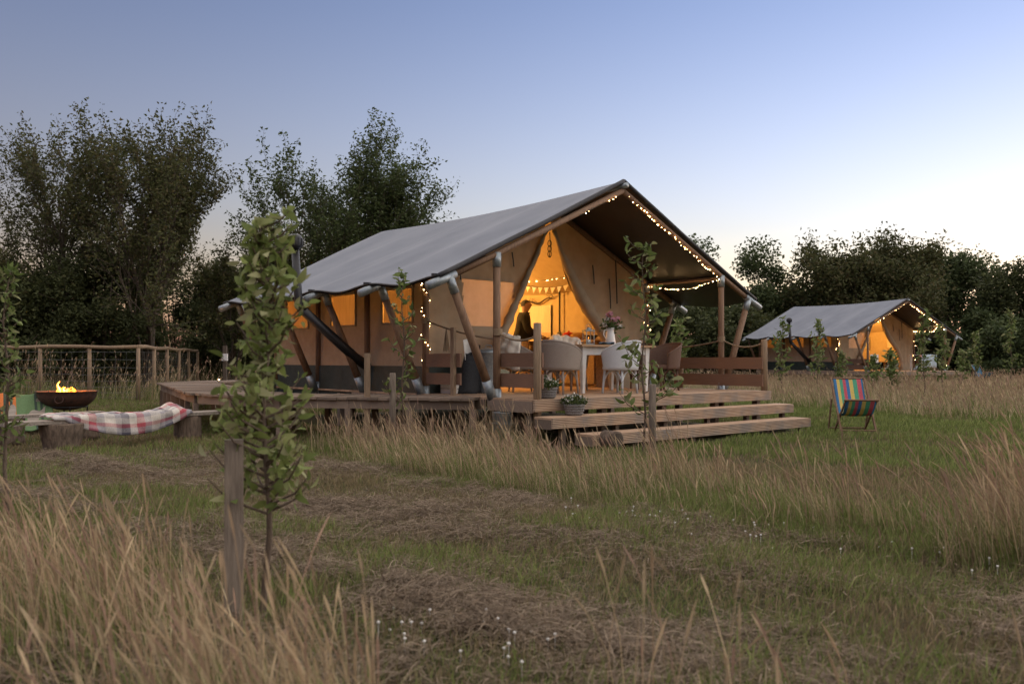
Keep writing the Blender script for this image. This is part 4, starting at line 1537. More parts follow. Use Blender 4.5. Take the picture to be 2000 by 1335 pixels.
t = MB().grid(plaid, 70, 26).build('plaid_blanket', M['plaid'], None, smooth=True, thick=.018)
tag(t, 'red cream and grey plaid wool blanket drawn over the log bench', 'blanket')
GR, GD, OR = (.12, .19, .09), (.05, .07, .055), (.50, .16, .05)
M['greenrug'] = stripes_mat('green_striped_wool', [(0, GR), (.14, GD), (.17, GR), (.2, GD), (.23, GR), (.42, OR), (.46, GD), (.49, OR), (.53, GD), (.56, OR), (.6, GR), (.8, GD), (.83, GR), (.86, GD), (.89, GR)], 1, 0, .95)


def rug(s, t):
    x = -.62 + 1.24 * s + .10 * t
    y = .40 - .95 * t
    z = .60 - .50 * t - .05 * math.sin(math.pi * t) + .014 * math.sin(s * 17 + t * 6) + .01 * math.sin(s * 31)
    c, sn = math.cos(R(25)), math.sin(R(25))
    return (-7.75 + x * c - y * sn, 13.35 + x * sn + y * c, z)


t = MB().grid(rug, 40, 26).build('striped_blanket', M['greenrug'], None, smooth=True, thick=.012)
tag(t, 'green blanket with orange and black stripes at the left edge', 'blanket')

# ------------------------------------------------------------------ fence, utility post, deck lights
fe = empty('rail_fence', (-13, 24, 0))
tag(fe, 'rustic rail fence with wire netting behind the fire bowl', 'fence')
fo = Vector((-13, 24, 0))
FP = [Vector((-18.5, 24.4, 0)), Vector((-10.25, 24, 0)), Vector((-12.4, 34.5, 0))]
random.seed(6)
posts = [FP[0].lerp(FP[1], k / 6) for k in range(7)] + [FP[1].lerp(FP[2], k / 5) for k in range(1, 6)]
for p in posts:
    MB().tube([p - fo + Vector((0, 0, -.05)), p - fo + Vector((random.uniform(-.02, .02), 0, 1.47))], [.06, .052], 10).build('fence_post', M['post'], fe, smooth=True)
for A, B in ((FP[0], FP[1]), (FP[1], FP[2])):
    n = 10
    MB().tube([A.lerp(B, k / n) - fo + Vector((0, -.02, 1.50 + .02 * math.sin(k * 1.9))) for k in range(n + 1)], [.058 - .001 * k for k in range(n + 1)], 10).build('top_rail', M['post'], fe, smooth=True)
    net = MB()
    for h in (.12, .25, .4, .56, .74, .93, 1.15, 1.36):
        net.tube([A.lerp(B, k / 12) - fo + Vector((0, -.06, h + .012 * math.sin(k * 2.6 + h * 5))) for k in range(13)], .004, 3, False)
    m_ = int((B - A).length / .3)
    for k in range(m_):
        c = A.lerp(B, k / m_) - fo
        net.tube([c + Vector((0, -.06, .1)), c + Vector((0, -.06, 1.37))], .0035, 3, False)
    tag(net.build('wire_netting', M['wire'], fe), kind='stuff')
up = empty('service_post', (-8.2, 25.0, 0))
tag(up, 'short dark post carrying a small white box beyond the boardwalk', 'post')
MB().box((0, 0, .75), (.1, .1, 1.6)).build('post', M['treebark'], up)
MB().box((.02, -.08, 1.22), (.16, .07, .2)).build('socket_box', M['plastic'], up)
for i, q in enumerate(((-7.0, 20.9), (-6.15, 20.95))):
    t = empty('deck_light', (q[0], q[1], DECK))
    tag(t, ['left', 'right'][i] + ' one of two tiny lit spotlights on the boardwalk corner', 'light', 'spotlights on the boardwalk')
    MB().lathe([(.0, 0), (.035, 0), (.035, .03), (.0, .035)], 10).build('housing', M['zinc'], t, smooth=True)
    MB().lathe([(.0, .036), (.022, .038), (.0, .05)], 10).build('light_bulb', M['bulb'], t, smooth=True)


# ------------------------------------------------------------------ trees
class Tree:
    def __init__(s, seed):
        s.r = random.Random(seed)
        s.g = np.random.default_rng(seed)
        s.mb = MB()
        s.leaf = []

    def grow(s, p, d, ln, rad, lvl, maxl, nchild, spread, up, leafs, sig):
        r = s.r
        n = 5
        pts, rr = [p.copy()], [rad]
        c, dd = p.copy(), d.copy()
        for i in range(n):
            dd = (dd + Vector((r.gauss(0, .16), r.gauss(0, .16), r.gauss(0, .1) + up * .12))).normalized()
            c = c + dd * (ln / n)
            pts.append(c.copy())
            rr.append(max(rad * (1 - .72 * (i + 1) / n), .006))
        s.mb.tube(pts, rr, 6 if lvl < 2 else 4, False)
        if lvl >= maxl - 1:
            for q in pts[2:]:
                s.leaf.append((q, sig, leafs))
        if lvl < maxl:
            for k in range(nchild[lvl]):
                t = .30 + .70 * (k + r.random()) / nchild[lvl] if lvl else .16 + .84 * (k + r.random()) / nchild[lvl]
                i = min(int(t * n), n - 1)
                q = pts[i].lerp(pts[i + 1], t * n - i)
                a = r.uniform(0, 2 * math.pi)
                base = (pts[i + 1] - pts[i]).normalized()
                o = base.orthogonal().normalized()
                o = (o * math.cos(a) + base.cross(o) * math.sin(a))
                ang = r.uniform(.5, 1.0) * spread
                nd = (base * math.cos(ang) + o * math.sin(ang) + Vector((0, 0, up * .2))).normalized()
                s.grow(q, nd, ln * r.uniform(.5, .72) * (1.08 - .35 * t if lvl == 0 else 1), rr[i] * .62, lvl + 1, maxl, nchild, spread, up, leafs, sig)

    def leaves(s, per, size, cols, parent, aspect=.5):
        P = []
        for q, sig, k in s.leaf:
            P.append(np.array(q)[None, :] + s.g.normal(size=(k, 3)) * sig)
        P = np.concatenate(P)
        return leaf_cloud('crown', P, size, cols, M['leafattr'], parent, aspect, 0, s.g)


TREEG = [(.090, .098, .036), (.070, .080, .030), (.110, .112, .042), (.056, .066, .025), (.115, .10, .045)]
ASHG = [(.080, .110, .038), (.066, .092, .032), (.100, .125, .046), (.052, .072, .026)]
FARG = [(.085, .115, .045), (.070, .095, .038), (.105, .13, .052), (.058, .08, .032)]


def tree(loc, label, seed, h, stems, ln, spread, leafs, sig, size, cols, nchild=(6, 5, 4), up=.28, lean=.25, group='trees round the meadow', rad=.13, wx=1.0):
    root = empty('tree', loc)
    tag(root, label, 'tree', group)
    T = Tree(seed)
    for k in range(stems):
        a = T.r.uniform(0, 6.28)
        l_ = lean * (T.r.uniform(.4, 1.2) if stems > 1 else .3)
        T.grow(Vector((.15 * math.cos(a) * (stems > 1), .15 * math.sin(a) * (stems > 1), -.1)), Vector((l_ * math.cos(a), l_ * math.sin(a), 1)).normalized(), ln * T.r.uniform(.85, 1.1), rad, 0, 3, nchild, spread, up, leafs, sig)
    # scale to the wanted height
    zmax = max(q[0].z for q in T.leaf)
    f = h / zmax
    T.mb.v = [(x * f * wx, y * f * wx, z * f) for x, y, z in T.mb.v]
    T.leaf = [(Vector((q[0].x * f * wx, q[0].y * f * wx, q[0].z * f)), q[1], q[2]) for q in T.leaf]
    T.mb.build('trunk', M['treebark'], root, smooth=True)
    T.leaves(0, size, cols, root)
    return root


def at_px(px, D):
    return ((px - 1000) / FPX * D, D, 0)


def hgt(py, D):
    return CAMZ + (HZ - py) / FPX * D


tree(at_px(100, 30), 'tall open crowned tree nearest the left edge behind the fence', 31, hgt(192, 30), 3, 6, .62, 5, .085, .125, TREEG, nchild=(7, 6, 5), lean=.26, wx=.8)
tree(at_px(280, 29), 'tallest dark tree of the left grove behind the fence corner', 32, hgt(192, 29), 3, 6, .66, 8, .10, .125, TREEG, nchild=(8, 6, 5), lean=.12, wx=.68)
tree(at_px(-40, 31), 'dark tree cut off by the left edge behind the fence', 33, hgt(330, 31), 3, 6, .8, 6, .10, .125, TREEG, nchild=(7, 6, 5), lean=.4)
tree(at_px(455, 33), 'low thin tree between the left grove and the ash', 34, hgt(455, 33), 2, 5, .6, 5, .09, .125, TREEG, nchild=(7, 6, 5), lean=.3)
tree(at_px(610, 34), 'airy sparse ash tree behind the tent roof on its left', 35, hgt(275, 34), 3, 6, .66, 5, .09, .14, ASHG, nchild=(7, 6, 5), lean=.30, wx=.72)
tree(at_px(722, 35), 'dense tall ash tree rising behind the tent ridge', 36, hgt(232, 35), 3, 6, .66, 8, .11, .14, ASHG, nchild=(8, 6, 5), lean=.18, wx=.72)
tree(at_px(680, 37), 'leafy tree low behind the back of the tent roof', 37, hgt(440, 37), 3, 5, .9, 6, .12, .14, ASHG, nchild=(7, 6, 5), lean=.5)


def bush(loc, label, seed, rx, h, n, size, cols, group):
    """leafy shrub: several lobes of leaves carried on stems that reach the ground"""
    r_ = np.random.default_rng(seed)
    q_ = random.Random(seed)
    root = empty('shrub', loc)
    tag(root, label, 'shrub', group)
    P, st = [], MB()
    lobes = 20
    for k in range(lobes):
        a = q_.uniform(0, 6.28)
        rr = rx * math.sqrt(q_.random()) * .8
        z = h * q_.uniform(.08, .97) * (1 - .3 * (rr / rx) ** 2)
        c = np.array([rr * math.cos(a), rr * math.sin(a) * .8, z])
        s_ = q_.uniform(.16, .30) * min(rx, h)
        m = n // lobes
        d = r_.normal(size=(m, 3))
        d /= np.linalg.norm(d, axis=1)[:, None]
        P.append(c + d * (s_ * r_.uniform(.35, 1.15, m)[:, None]) * np.array([1.1, 1.1, 1.0]))
        st.tube([(c[0] * .15, c[1] * .15, -.05), (c[0] * .5, c[1] * .5, z * .5), tuple(c)], [.05, .035, .01], 5, False)
        for j in range(3):
            e = c + r_.normal(size=3) * s_ * .8
            st.tube([tuple(c * .9), tuple(e)], [.015, .004], 4, False)
    P = np.concatenate(P)
    P = P[P[:, 2] > .02]
    st.build('stems', M['treebark'], root, smooth=True)
    leaf_cloud('crown', P, size, cols, M['leafattr'], root, .55, .0, r_)


HEDGE = [(.075, .088, .034), (.060, .072, .028), (.095, .108, .042), (.048, .060, .024)]
k = 0
for px, D, py, rx, lab in ((-60, 29, 470, 2.6, 'dark shrub at the far left edge behind the fence'), (40, 28.5, 500, 2.4, 'dense dark shrub under the leftmost tree'),
                           (150, 29, 470, 2.4, 'dense shrub behind the fire bowl and fence'), (235, 31, 440, 2.0, 'broad dark shrub under the tallest left tree'),
                           (345, 38, 440, 2.6, 'tall dark shrub right of the fence corner'), (425, 38, 500, 2.4, 'thinner shrub left of the near sapling crown'),
                           (500, 36, 560, 2.6, 'shrub half hidden behind the near sapling'), (285, 29.5, 650, 1.0, 'low leafy shrub behind the fence corner'),
                           (410, 36, 640, 1.6, 'low nettle green shrub behind the boardwalk corner'), (590, 38, 560, 2.8, 'shrub seen past the back of the tent flue'),
                           (20, 26.3, 655, 1.4, 'low shrub against the fence netting at the left'), (100, 28, 500, 2.0, 'leafy dark shrub filling the gap behind the left fence post'), (195, 28.5, 490, 1.9, 'leafy dark shrub behind the middle fence post'), (470, 37, 500, 2.4, 'dark shrub between the grove and the ash'), (655, 40, 470, 3.2, 'dark shrub low behind the tent roof')):
    bush(at_px(px, D), lab, 50 + k, rx, hgt(py, D), 15000, .13 if rx > 1.9 else .10, HEDGE, 'shrubs behind the fence')
    k += 1
# right-hand wood: lighter trees, the dark spreading one, and the low edge
k = 0
for px, D, py, rx, lab, cols in ((1285, 46, 590, 3.2, 'dark shrub seen through the open right side of the veranda', HEDGE), (1370, 48, 560, 3.6, 'dark shrub behind the front right tent pole', HEDGE),
                                 (1425, 56, 470, 4.4, 'rounded light green tree right of the near tent roof', FARG), (1525, 58, 485, 4.6, 'rounded green tree above the back of the distant tent', FARG),
                                 (1350, 60, 495, 4.4, 'green tree just past the right eave of the near tent', FARG), (1790, 60, 476, 4.6, 'broad tree behind the distant tent ridge', HEDGE),
                                 (1862, 61, 470, 4.2, 'tall rounded tree right of the distant tent', FARG), (1960, 56, 560, 3.6, 'lower tree near the right edge of the meadow', FARG),
                                 (2030, 54, 520, 4.0, 'tree cut by the right edge of the picture', HEDGE), (1610, 57, 585, 4.0, 'dark undergrowth behind the distant tent flue', HEDGE),
                                 (1700, 58, 560, 4.0, 'dark undergrowth directly behind the distant tent', HEDGE), (1905, 52, 620, 3.0, 'low shrub at the meadow edge right of the distant tent', FARG),
                                 (1985, 47, 630, 2.6, 'low pale shrub in the meadow by the right edge', FARG), (1460, 50, 625, 3.2, 'low dark shrub left of the distant tent', HEDGE),
                                 (1560, 60, 560, 3.6, 'dark shrub in the gap behind the distant tent roof', HEDGE)):
    bush(at_px(px, D), lab, 80 + k, rx, hgt(py, D), 15000, .24, cols, 'trees and shrubs of the far wood')
    k += 1
tree(at_px(1660, 56), 'dark spreading tree with sky showing through behind the distant tent', 41, hgt(443, 56), 3, 6, .85, 16, .34, .25, TREEG, lean=.45, rad=.2)
tree(at_px(1735, 57), 'dark tree leaning over the middle of the distant tent', 42, hgt(462, 57), 3, 6, .85, 16, .36, .25, TREEG, lean=.4, rad=.2)
tree(at_px(1835, 62), 'feathery topped tree behind the right of the distant tent', 43, hgt(468, 62), 4, 6, .7, 14, .4, .25, FARG, lean=.35, rad=.2)

# ------------------------------------------------------------------ saplings with stakes
SAPG = [(.15, .20, .06), (.12, .17, .05), (.19, .23, .08), (.24, .25, .12), (.10, .14, .04)]


def sapling(loc, label, seed, h, width, leaf, n_br, low, stake=None, per=9, upw=.9, col=SAPG):
    q_ = random.Random(seed)
    r_ = np.random.default_rng(seed)
    root = empty('sapling', loc)
    tag(root, label, 'sapling', 'young staked trees in the meadow')
    st = MB()
    sp = [Vector((.02 * math.sin(i * 1.3 + seed), .02 * math.cos(i * 1.7 + seed), h * i / 10)) for i in range(11)]
    sp[0].z = -.05
    st.tube(sp, [.016 - .0012 * i for i in range(11)], 7, False)
    P = []
    for k in range(n_br):
        t = low + (1 - low) * (k + q_.random()) / n_br
        i = min(int(t * 10), 9)
        b = sp[i].lerp(sp[i + 1], t * 10 - i)
        a = q_.uniform(0, 6.28)
        ln = width * (1.15 - .75 * t) * q_.uniform(.6, 1.2)
        e = b + Vector((math.cos(a) * ln * .75, math.sin(a) * ln * .75, ln * upw))
        m_ = b.lerp(e, .5) + Vector((math.cos(a), math.sin(a), -.3)) * ln * .12
        st.tube([b, m_, e], [.007, .005, .002], 5, False)
        for j in range(per):
            w_ = q_.uniform(.1, 1.05)
            c = b.lerp(m_, w_ * 2) if w_ < .5 else m_.lerp(e, w_ * 2 - 1)
            P.append(c + Vector((q_.gauss(0, .012), q_.gauss(0, .012), q_.gauss(0, .012))))
    for j in range(10):
        P.append(sp[10] + Vector((q_.gauss(0, .015), q_.gauss(0, .02), q_.uniform(-.12, .04))))
    st.build('trunk', M['stem'], root, smooth=True)
    leaf_cloud('crown', np.array(P), leaf, col, M['leafattr'], root, .46, .1, r_, .45, oval=True)
    return root


def stake(loc, h, r, label, square=False, tilt=0.0):
    root = MB()
    if square:
        root.box((0, 0, h / 2 - .05), (r * 2, r * 1.8, h + .1), taper=.94)
    else:
        root.tube([(0, 0, -.1), (0, 0, h - .012), (0, 0, h)], [r, r * .96, r * .85], 12)
    o = root.build('tree_stake', M['greypost'], None, loc, (0, tilt, .3), smooth=not square)
    tag(o, label, 'stake', 'stakes beside the young trees')


sapling((-1.10, 3.92, 0), 'leafy sapling close to the camera in front of the tent flue', 61, 1.74, .34, .06, 92, .26, per=9, upw=.5, col=[(.22, .27, .08), (.17, .22, .065), (.28, .31, .12), (.14, .18, .05), (.33, .33, .17)])
stake((-1.22, 3.84, 0), .80, .042, 'thick grey stake beside the close sapling', True)
sapling((1.58, 10.5, 0), 'spreading sapling in front of the deck steps', 62, 2.5, .55, .10, 26, .14, per=8, upw=.55)
stake((1.66, 10.35, 0), .86, .045, 'round grey stake in front of the deck steps')
sapling((-1.40, 11.25, 0), 'thin sapling in front of the left canvas wall', 63, 2.25, .34, .085, 20, .18, per=8, upw=.7)
stake((-1.52, 11.15, 0), .98, .042, 'slim grey stake in front of the boardwalk')
sapling((-3.64, 6.3, 0), 'leafy sapling cut off by the left edge of the picture', 64, 1.78, .20, .055, 34, .25, per=7, upw=.6)
stake((-3.86, 6.15, 0), 1.15, .04, 'stake at the left edge beside the cut off sapling')
kk = 0
for px, D, py, lab in ((1325, 18.5, 628, 'sapling just outside the right rail of the deck'), (1527, 27, 628, 'sapling left of the distant tent flue'),
                       (1597, 29, 630, 'slender sapling in front of the distant tent side'), (1645, 33, 690, 'short sapling below the left eave of the distant tent'),
                       (1705, 31, 700, 'bushy low sapling at the distant front pole'), (1805, 25, 617, 'full sapling in front of the distant veranda'),
                       (1840, 28, 640, 'sapling under the right eave of the distant tent'), (1880, 33, 690, 'small sapling right of the distant tent'),
                       (1905, 38, 650, 'pale sapling before the dark wood on the right'), (1975, 36, 610, 'tall sapling near the right edge of the meadow'),
                       (1740, 27, 690, 'thin reddish sapling before the distant steps')):
    sapling(at_px(px, D), lab, 70 + kk, hgt(py, D), .42, .13, 24, .2, per=9, upw=.8)
    kk += 1


# ------------------------------------------------------------------ grass
def inside(P, poly):
    x, y = P[:, 0], P[:, 1]
    c = np.zeros(len(P), bool)
    n = len(poly)
    for i in range(n):
        x0, y0 = poly[i]
        x1, y1 = poly[(i + 1) % n]
        hit = ((y0 > y) != (y1 > y)) & (x < (x1 - x0) * (y - y0) / (y1 - y0 + 1e-12) + x0)
        c ^= hit
    return c


def scatter(poly, density):
    a = np.array(poly)
    lo_, hi = a.min(0), a.max(0)
    n = int((hi - lo_).prod() * density)
    P = rng.uniform(lo_, hi, (n, 2))
    return P[inside(P, poly)]


def noise2(P, f, seed=0):
    x, y = P[:, 0] * f + seed, P[:, 1] * f + seed * 1.7
    v = np.sin(x * 1.0 + 1.3 * np.sin(y * .8)) + np.sin(y * 1.27 + 1.1 * np.sin(x * 1.1 + 2)) + .6 * np.sin(x * 2.3 - y * 1.9) + .5 * np.sin(x * 3.7 + y * 4.1)
    return v / 3.1


def blades(P, h, wd, col, lean=.35, wind=(.25, .05), flat=None):
    """three-segment curved blades; returns V, T, C"""
    n = len(P)
    a = rng.uniform(0, 2 * np.pi, n)
    ln = rng.uniform(.2, 1.0, n) * lean
    dx = np.cos(a) * ln + wind[0]
    dy = np.sin(a) * ln + wind[1]
    sa = rng.uniform(0, 2 * np.pi, n)
    sx, sy = np.cos(sa), np.sin(sa)
    base = np.stack([P[:, 0], P[:, 1], gz(P[:, 0], P[:, 1]) - .01], 1)
    V = []
    for t, wf in ((0, 1.0), (.4, .85), (.75, .55)):
        c = base + np.stack([dx * h * t * t, dy * h * t * t, h * (t - .25 * t * t * (dx ** 2 + dy ** 2))], 1)
        o = np.stack([sx, sy, np.zeros(n)], 1) * (wd * wf * .5)[:, None]
        V += [c - o, c + o]
    t = 1.0
    V.append(base + np.stack([dx * h, dy * h, h * (1 - .25 * (dx ** 2 + dy ** 2))], 1))
    V = np.stack(V, 1)
    k = (np.arange(n) * 7)[:, None]
    T = np.concatenate([k + np.array(q)[None, :] for q in ((0, 1, 3), (0, 3, 2), (2, 3, 5), (2, 5, 4), (4, 5, 6))])
    C = np.repeat(col, 7, axis=0)
    return V.reshape(-1, 3), T, C


def seed_stems(P, h, col, lean=.3, wind=(.3, .05), head=.11, hw=.011):
    """thin stalk with a spindle seed head"""
    n = len(P)
    a = rng.uniform(0, 2 * np.pi, n)
    ln = rng.uniform(.1, 1.0, n) * lean
    dx, dy = np.cos(a) * ln + wind[0], np.sin(a) * ln + wind[1]
    base = np.stack([P[:, 0], P[:, 1], gz(P[:, 0], P[:, 1])], 1)
    hf = np.minimum(head * rng.uniform(.6, 1.3, n) / h, .4)

    def at(t):
        return base + np.stack([dx * h * t * t, dy * h * t * t, h * (t - .22 * t * t * (dx ** 2 + dy ** 2))], 1)
    Vs, Ts = [], []
    tt = [np.zeros(n), np.full(n, .5), 1 - hf, 1 - hf * .65, 1 - hf * .3, np.ones(n)]
    ww = [.0022, .0018, .0018, hw * .5, hw * .42, .0008]
    off = 0
    for rot in (0, 1):
        sa = a + rot * np.pi / 2
        V = []
        for t, w_ in zip(tt, ww):
            c = at(t)
            o = np.stack([np.cos(sa), np.sin(sa), np.zeros(n)], 1) * w_
            V += [c - o, c + o]
        V = np.stack(V, 1).reshape(-1, 3)
        k = (np.arange(n) * 12)[:, None] + off
        Ts.append(np.concatenate([k + np.array(q)[None, :] for i in range(5) for q in ((2 * i, 2 * i + 1, 2 * i + 3), (2 * i, 2 * i + 3, 2 * i + 2))]))
        Vs.append(V)
        off += len(V)
    C = np.repeat(col, 12, axis=0)
    return np.concatenate(Vs), np.concatenate(Ts), np.concatenate([C, C])


def pick(cols, n, w_=None):
    c = np.array(cols)
    return c[rng.choice(len(c), n, p=w_)] * rng.uniform(.85, 1.15, (n, 1))


def merge(name, parts, label, mat_=None):
    V, T, C, o = [], [], [], 0
    for v, t, c in parts:
        V.append(v)
        T.append(t + o)
        C.append(c)
        o += len(v)
    ob = link(name, np_mesh(name, np.concatenate(V), np.concatenate(T), mat_ or M['grass'], np.concatenate(C)))
    tag(ob, label, 'grass', None, 'stuff')
    return ob


DRY = [(.48, .40, .24), (.40, .33, .19), (.56, .47, .30), (.34, .28, .17), (.44, .34, .22)]
GRN = [(.17, .22, .06), (.20, .24, .075), (.135, .18, .05), (.24, .26, .09)]
HAY = [(.27, .205, .145), (.21, .16, .115), (.33, .26, .185), (.165, .125, .09)]

# areas kept clear (tent platform, boardwalk handled by height)
BAND = [(-2.4, 10.5), (-1.0, 8.7), (.55, 7.0), (2.0, 5.3), (2.8, 4.7), (4.2, 3.9), (6.0, 4.4), (4.5, 6.0), (2.8, 6.9), (1.6, 8.5), (.9, 9.6), (.1, 10.4), (-1.2, 11.3), (-2.2, 11.7)]
FORE = [(-6, 6.4), (-3.4, 5.4), (-1.95, 4.4), (-1.0, 3.4), (-.40, 2.7), (-.3, 2.2), (-1.5, 2.0), (-3.5, 2.6)]
MEADOW = [(5.3, 26), (6.6, 21), (8.6, 16.2), (11, 14.2), (16, 13.0), (40, 22), (44, 50), (18, 54), (9, 50), (7, 36)]
LAWN = [(-9.5, 9), (-4.2, 6.4), (-3, 5), (-1.2, 3.2), (2, 2.3), (4, 2.4), (9, 6), (16, 13), (7.5, 22), (4, 28), (-8, 30), (-15, 24), (-12, 12)]


def clear_of_deck(P, m=.15):
    x, y = P[:, 0] - O1.x, P[:, 1] - O1.y
    u, v = x * UX + y * UY, -x * UY + y * UX
    return ~((u > -.2 - m) & (u < W + .3) & (v > -1.7 - m) & (v < 7.2))


# short mown grass, thinning with distance
P = np.concatenate([scatter(LAWN, 1400)[:], scatter([(-4, 3), (4, 3), (7, 9), (-6, 9)], 1900)])
P = P[clear_of_deck(P)]
d = np.hypot(P[:, 0], P[:, 1])
P = P[rng.uniform(size=len(P)) < np.clip(9.0 / d, .12, 1) ** 1.2]
nz = noise2(P, 1.1) + .5 * noise2(P, 3.1, 4)
green = 1 / (1 + np.exp(-(nz + .15) * 4))
right = np.clip((P[:, 0] * .8 + P[:, 1] * .45 - 6.2) / 2.0, 0, 1)
green = np.clip(green * .75 + right * .5, 0, 1)
n = len(P)
d = np.hypot(P[:, 0], P[:, 1])
sel = rng.uniform(size=n) < green
col = np.where(sel[:, None], pick(GRN, n), pick([(.24, .19, .10), (.20, .17, .09), (.28, .21, .13)], n))
h = rng.uniform(.03, .085, n) * (1 + .5 * (green > .6))
merge('mown_grass', [blades(P, h, rng.uniform(.004, .007, n) * np.clip(d / 7, 1, 3), col, .7, (.1, 0))], 'short mown green grass all over the clearing')

# cut hay lying in loose clumps along the mower rows
Cc = scatter([(-7, 3.4), (-2, 3.0), (1, 2.4), (4.5, 2.6), (5.4, 4.0), (2.4, 5.2), (.6, 6.9), (-1.6, 9.5), (-3.5, 10.8), (-8, 10.5)], 58)
row = noise2(Cc, 1.7, 9) + .7 * noise2(Cc, 4.6, 3) + .45 * np.sin((Cc[:, 0] * .62 + Cc[:, 1] * .78) * 4.6) + .3 * rng.normal(size=len(Cc))
Cc, row = Cc[row > -.2], row[row > -.2]
cnt = (34 + 60 * np.clip(row, 0, 1.4)).astype(int)
idx = np.repeat(np.arange(len(Cc)), cnt)
n = len(idx)
rad = rng.uniform(.05, .15, len(Cc))[idx]
dlt = rng.normal(size=(n, 2)) * rad[:, None]
P = Cc[idx] + dlt
dome = np.exp(-(dlt ** 2).sum(1) / (2 * rad ** 2)) * (.02 + .05 * np.clip(row[idx], 0, 1.2))
a = rng.uniform(0, 2 * np.pi, len(Cc))[idx] + rng.normal(0, .9, n)
L_ = rng.uniform(.05, .22, n)
zb = gz(P[:, 0], P[:, 1]) + .012 + dome * rng.uniform(.2, 1.1, n)
cv = rng.normal(0, .5, n)
tz = rng.normal(0, .22, n)
Vs = []
for t in (-.5, -.17, .17, .5):
    c = np.stack([P[:, 0] + np.cos(a + cv * t * 2) * L_ * t, P[:, 1] + np.sin(a + cv * t * 2) * L_ * t, np.maximum(zb + tz * t * L_ + .02 * (.25 - t * t) * 4 * rng.uniform(-.2, 1, n), .004)], 1)
    o = np.stack([-np.sin(a), np.cos(a), rng.uniform(-1, 1, n)], 1) * .0014
    Vs += [c - o, c + o]
V = np.stack(Vs, 1).reshape(-1, 3)
k = (np.arange(n) * 8)[:, None]
T = np.concatenate([k + np.array(q)[None, :] for i in range(3) for q in ((2 * i, 2 * i + 1, 2 * i + 3), (2 * i, 2 * i + 3, 2 * i + 2))])
merge('cut_hay', [(V, T, np.repeat(pick(HAY, n), 8, axis=0))], 'brown cut hay lying in loose clumps on the mown ground')


def long_grass(name, poly, dens, hmin, hmax, label, seeds, dry=.55, wind=(.28, -.02), wmul=1.0, hw=.011, head=.11, patch=.6):
    """uneven long grass: tall dry clumps, hollows, and green under-growth"""
    P = scatter(poly, dens)
    P = P[clear_of_deck(P, -.05)]
    cl = noise2(P, 1.5, 2) + .6 * noise2(P, 3.9, 7) + .25 * rng.normal(size=len(P))
    keep = rng.uniform(size=len(P)) < np.clip(.62 + .6 * cl, .12, 1)
    P, cl = P[keep], cl[keep]
    n = len(P)
    gp = noise2(P, .9, 5)
    hh = rng.uniform(hmin, hmax, n) * np.clip(1 + patch * cl, .3, 1.7)
    g = rng.uniform(size=n) > dry + .22 * cl + .25 * gp
    short = rng.uniform(size=n) < .5
    hh = np.where(g, hh * .72, np.where(short, hh * rng.uniform(.4, .8, n), hh))
    col = np.where(g[:, None], pick(GRN, n), pick(DRY, n))
    flop = rng.uniform(size=n) < .25
    P1, P2 = P[~flop], P[flop]
    wd = rng.uniform(.0025, .006, n) * wmul
    parts = [blades(P1, hh[~flop], wd[~flop], col[~flop], .45, wind), blades(P2, hh[flop], wd[flop], col[flop], 1.2, wind)]
    Q = scatter(poly, seeds)
    Q = Q[clear_of_deck(Q, -.05)]
    cq = noise2(Q, 1.5, 2) + .6 * noise2(Q, 3.9, 7)
    keep = rng.uniform(size=len(Q)) < np.clip(.55 + .8 * cq, .05, 1)
    Q, cq = Q[keep], cq[keep]
    m_ = len(Q)
    hs = rng.uniform(hmin * 1.1, hmax * 1.45, m_) * np.clip(1 + patch * cq, .5, 1.6)
    cs_ = pick([(.48, .37, .24), (.42, .31, .20), (.54, .43, .28), (.40, .27, .20)], m_)
    f2 = rng.uniform(size=m_) < .3
    parts.append(seed_stems(Q[~f2], hs[~f2], cs_[~f2], .3, wind, head, hw * wmul))
    parts.append(seed_stems(Q[f2], hs[f2], cs_[f2], .8, wind, head * .8, hw * wmul * .8))
    return merge(name, parts, label)


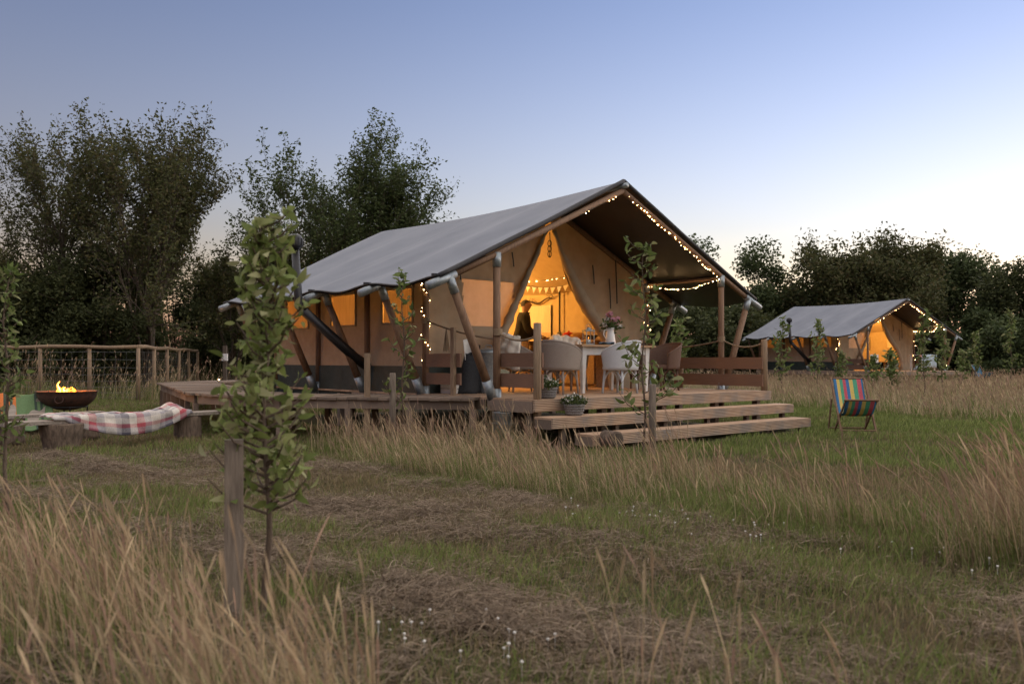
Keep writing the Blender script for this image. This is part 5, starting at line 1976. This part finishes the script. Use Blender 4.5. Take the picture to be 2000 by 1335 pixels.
long_grass('long_grass', BAND, 2600, .12, .25, 'band of tall dry grass with seed heads crossing the middle', 190, .30, (-.22, 0), patch=1.0)
long_grass('long_grass', FORE, 1600, .19, .35, 'thick tall dry grass filling the lower left corner', 420, .38, (-.22, 0), hw=.009, head=.10, patch=.7)
long_grass('long_grass', [(.3, 2.4), (3.8, 2.3), (4.6, 3.0), (2, 3.0), (.2, 3.3)], 110, .16, .32, 'sparse tall grass stems along the bottom edge', 60, .4, (-.06, .0), hw=.011)
long_grass('long_grass', MEADOW, 210, .15, .34, 'wide meadow of long dry grass round the distant tent', 50, .42, (-.18, 0), 3.0, hw=.008, patch=1.0)
long_grass('long_grass', [(-2.6, 11.0), (-.1, 11.0), (.45, 10.7), (.45, 11.1), (-.3, 11.75), (-2.4, 12.1)], 900, .22, .36, 'tall seeding grass along the foot of the boardwalk', 220, .5, (-.15, 0), hw=.009)
long_grass('long_grass', [(-15, 23.3), (-10.3, 23.2), (-8, 25.5), (-5, 25), (-5, 27), (-11, 28), (-16, 26)], 150, .35, .8, 'rough tall weeds along the fence foot', 30, .25, (.1, 0), 3.0)

def clump(c, r, label):
    poly = [(c[0] + r * math.cos(a) * q, c[1] + r * .7 * math.sin(a) * q) for a, q in [(i * math.pi / 5, 1 + .25 * math.sin(i * 2.3)) for i in range(10)]]
    long_grass('tall_grass_clump', poly, 2200, .30, .48, label, 420, .5, (-.26, 0), hw=.009, patch=.25)


clump((1.15, 7.75), .42, 'tall feathery grass clump in front of the steps sapling')
clump((2.25, 5.95), .50, 'tall feathery grass clump in the right middle ground')
clump((2.85, 5.05), .48, 'reddish feathery grass clump near the right edge')
clump((3.5, 5.6), .55, 'wide feathery grass clump at the right edge')

# white clover heads in the mown strip
P = np.concatenate([scatter([(.2, 6.3), (1.6, 5.1), (3.2, 4.2), (3.5, 4.6), (1.6, 6.0), (.5, 7.0)], 26), scatter([(-.9, 3.4), (.1, 3.1), (.2, 3.6), (-.5, 4.1)], 45)])
V, F = [], []
mb = MB()
for x, y in P:
    z = .03 + rng.uniform(0, .05)
    mb.tube([(x, y, z - .08), (x, y, z)], .0012, 3, False)
    mb.lathe([(.0, -.006), (.006, -.003), (.007, .003), (.0, .007)], 6, (x, y, z))
tag(mb.build('clover_flowers', M['wpetal'], smooth=True), 'scattered white clover heads in the mown grass', 'flowers', None, 'stuff')
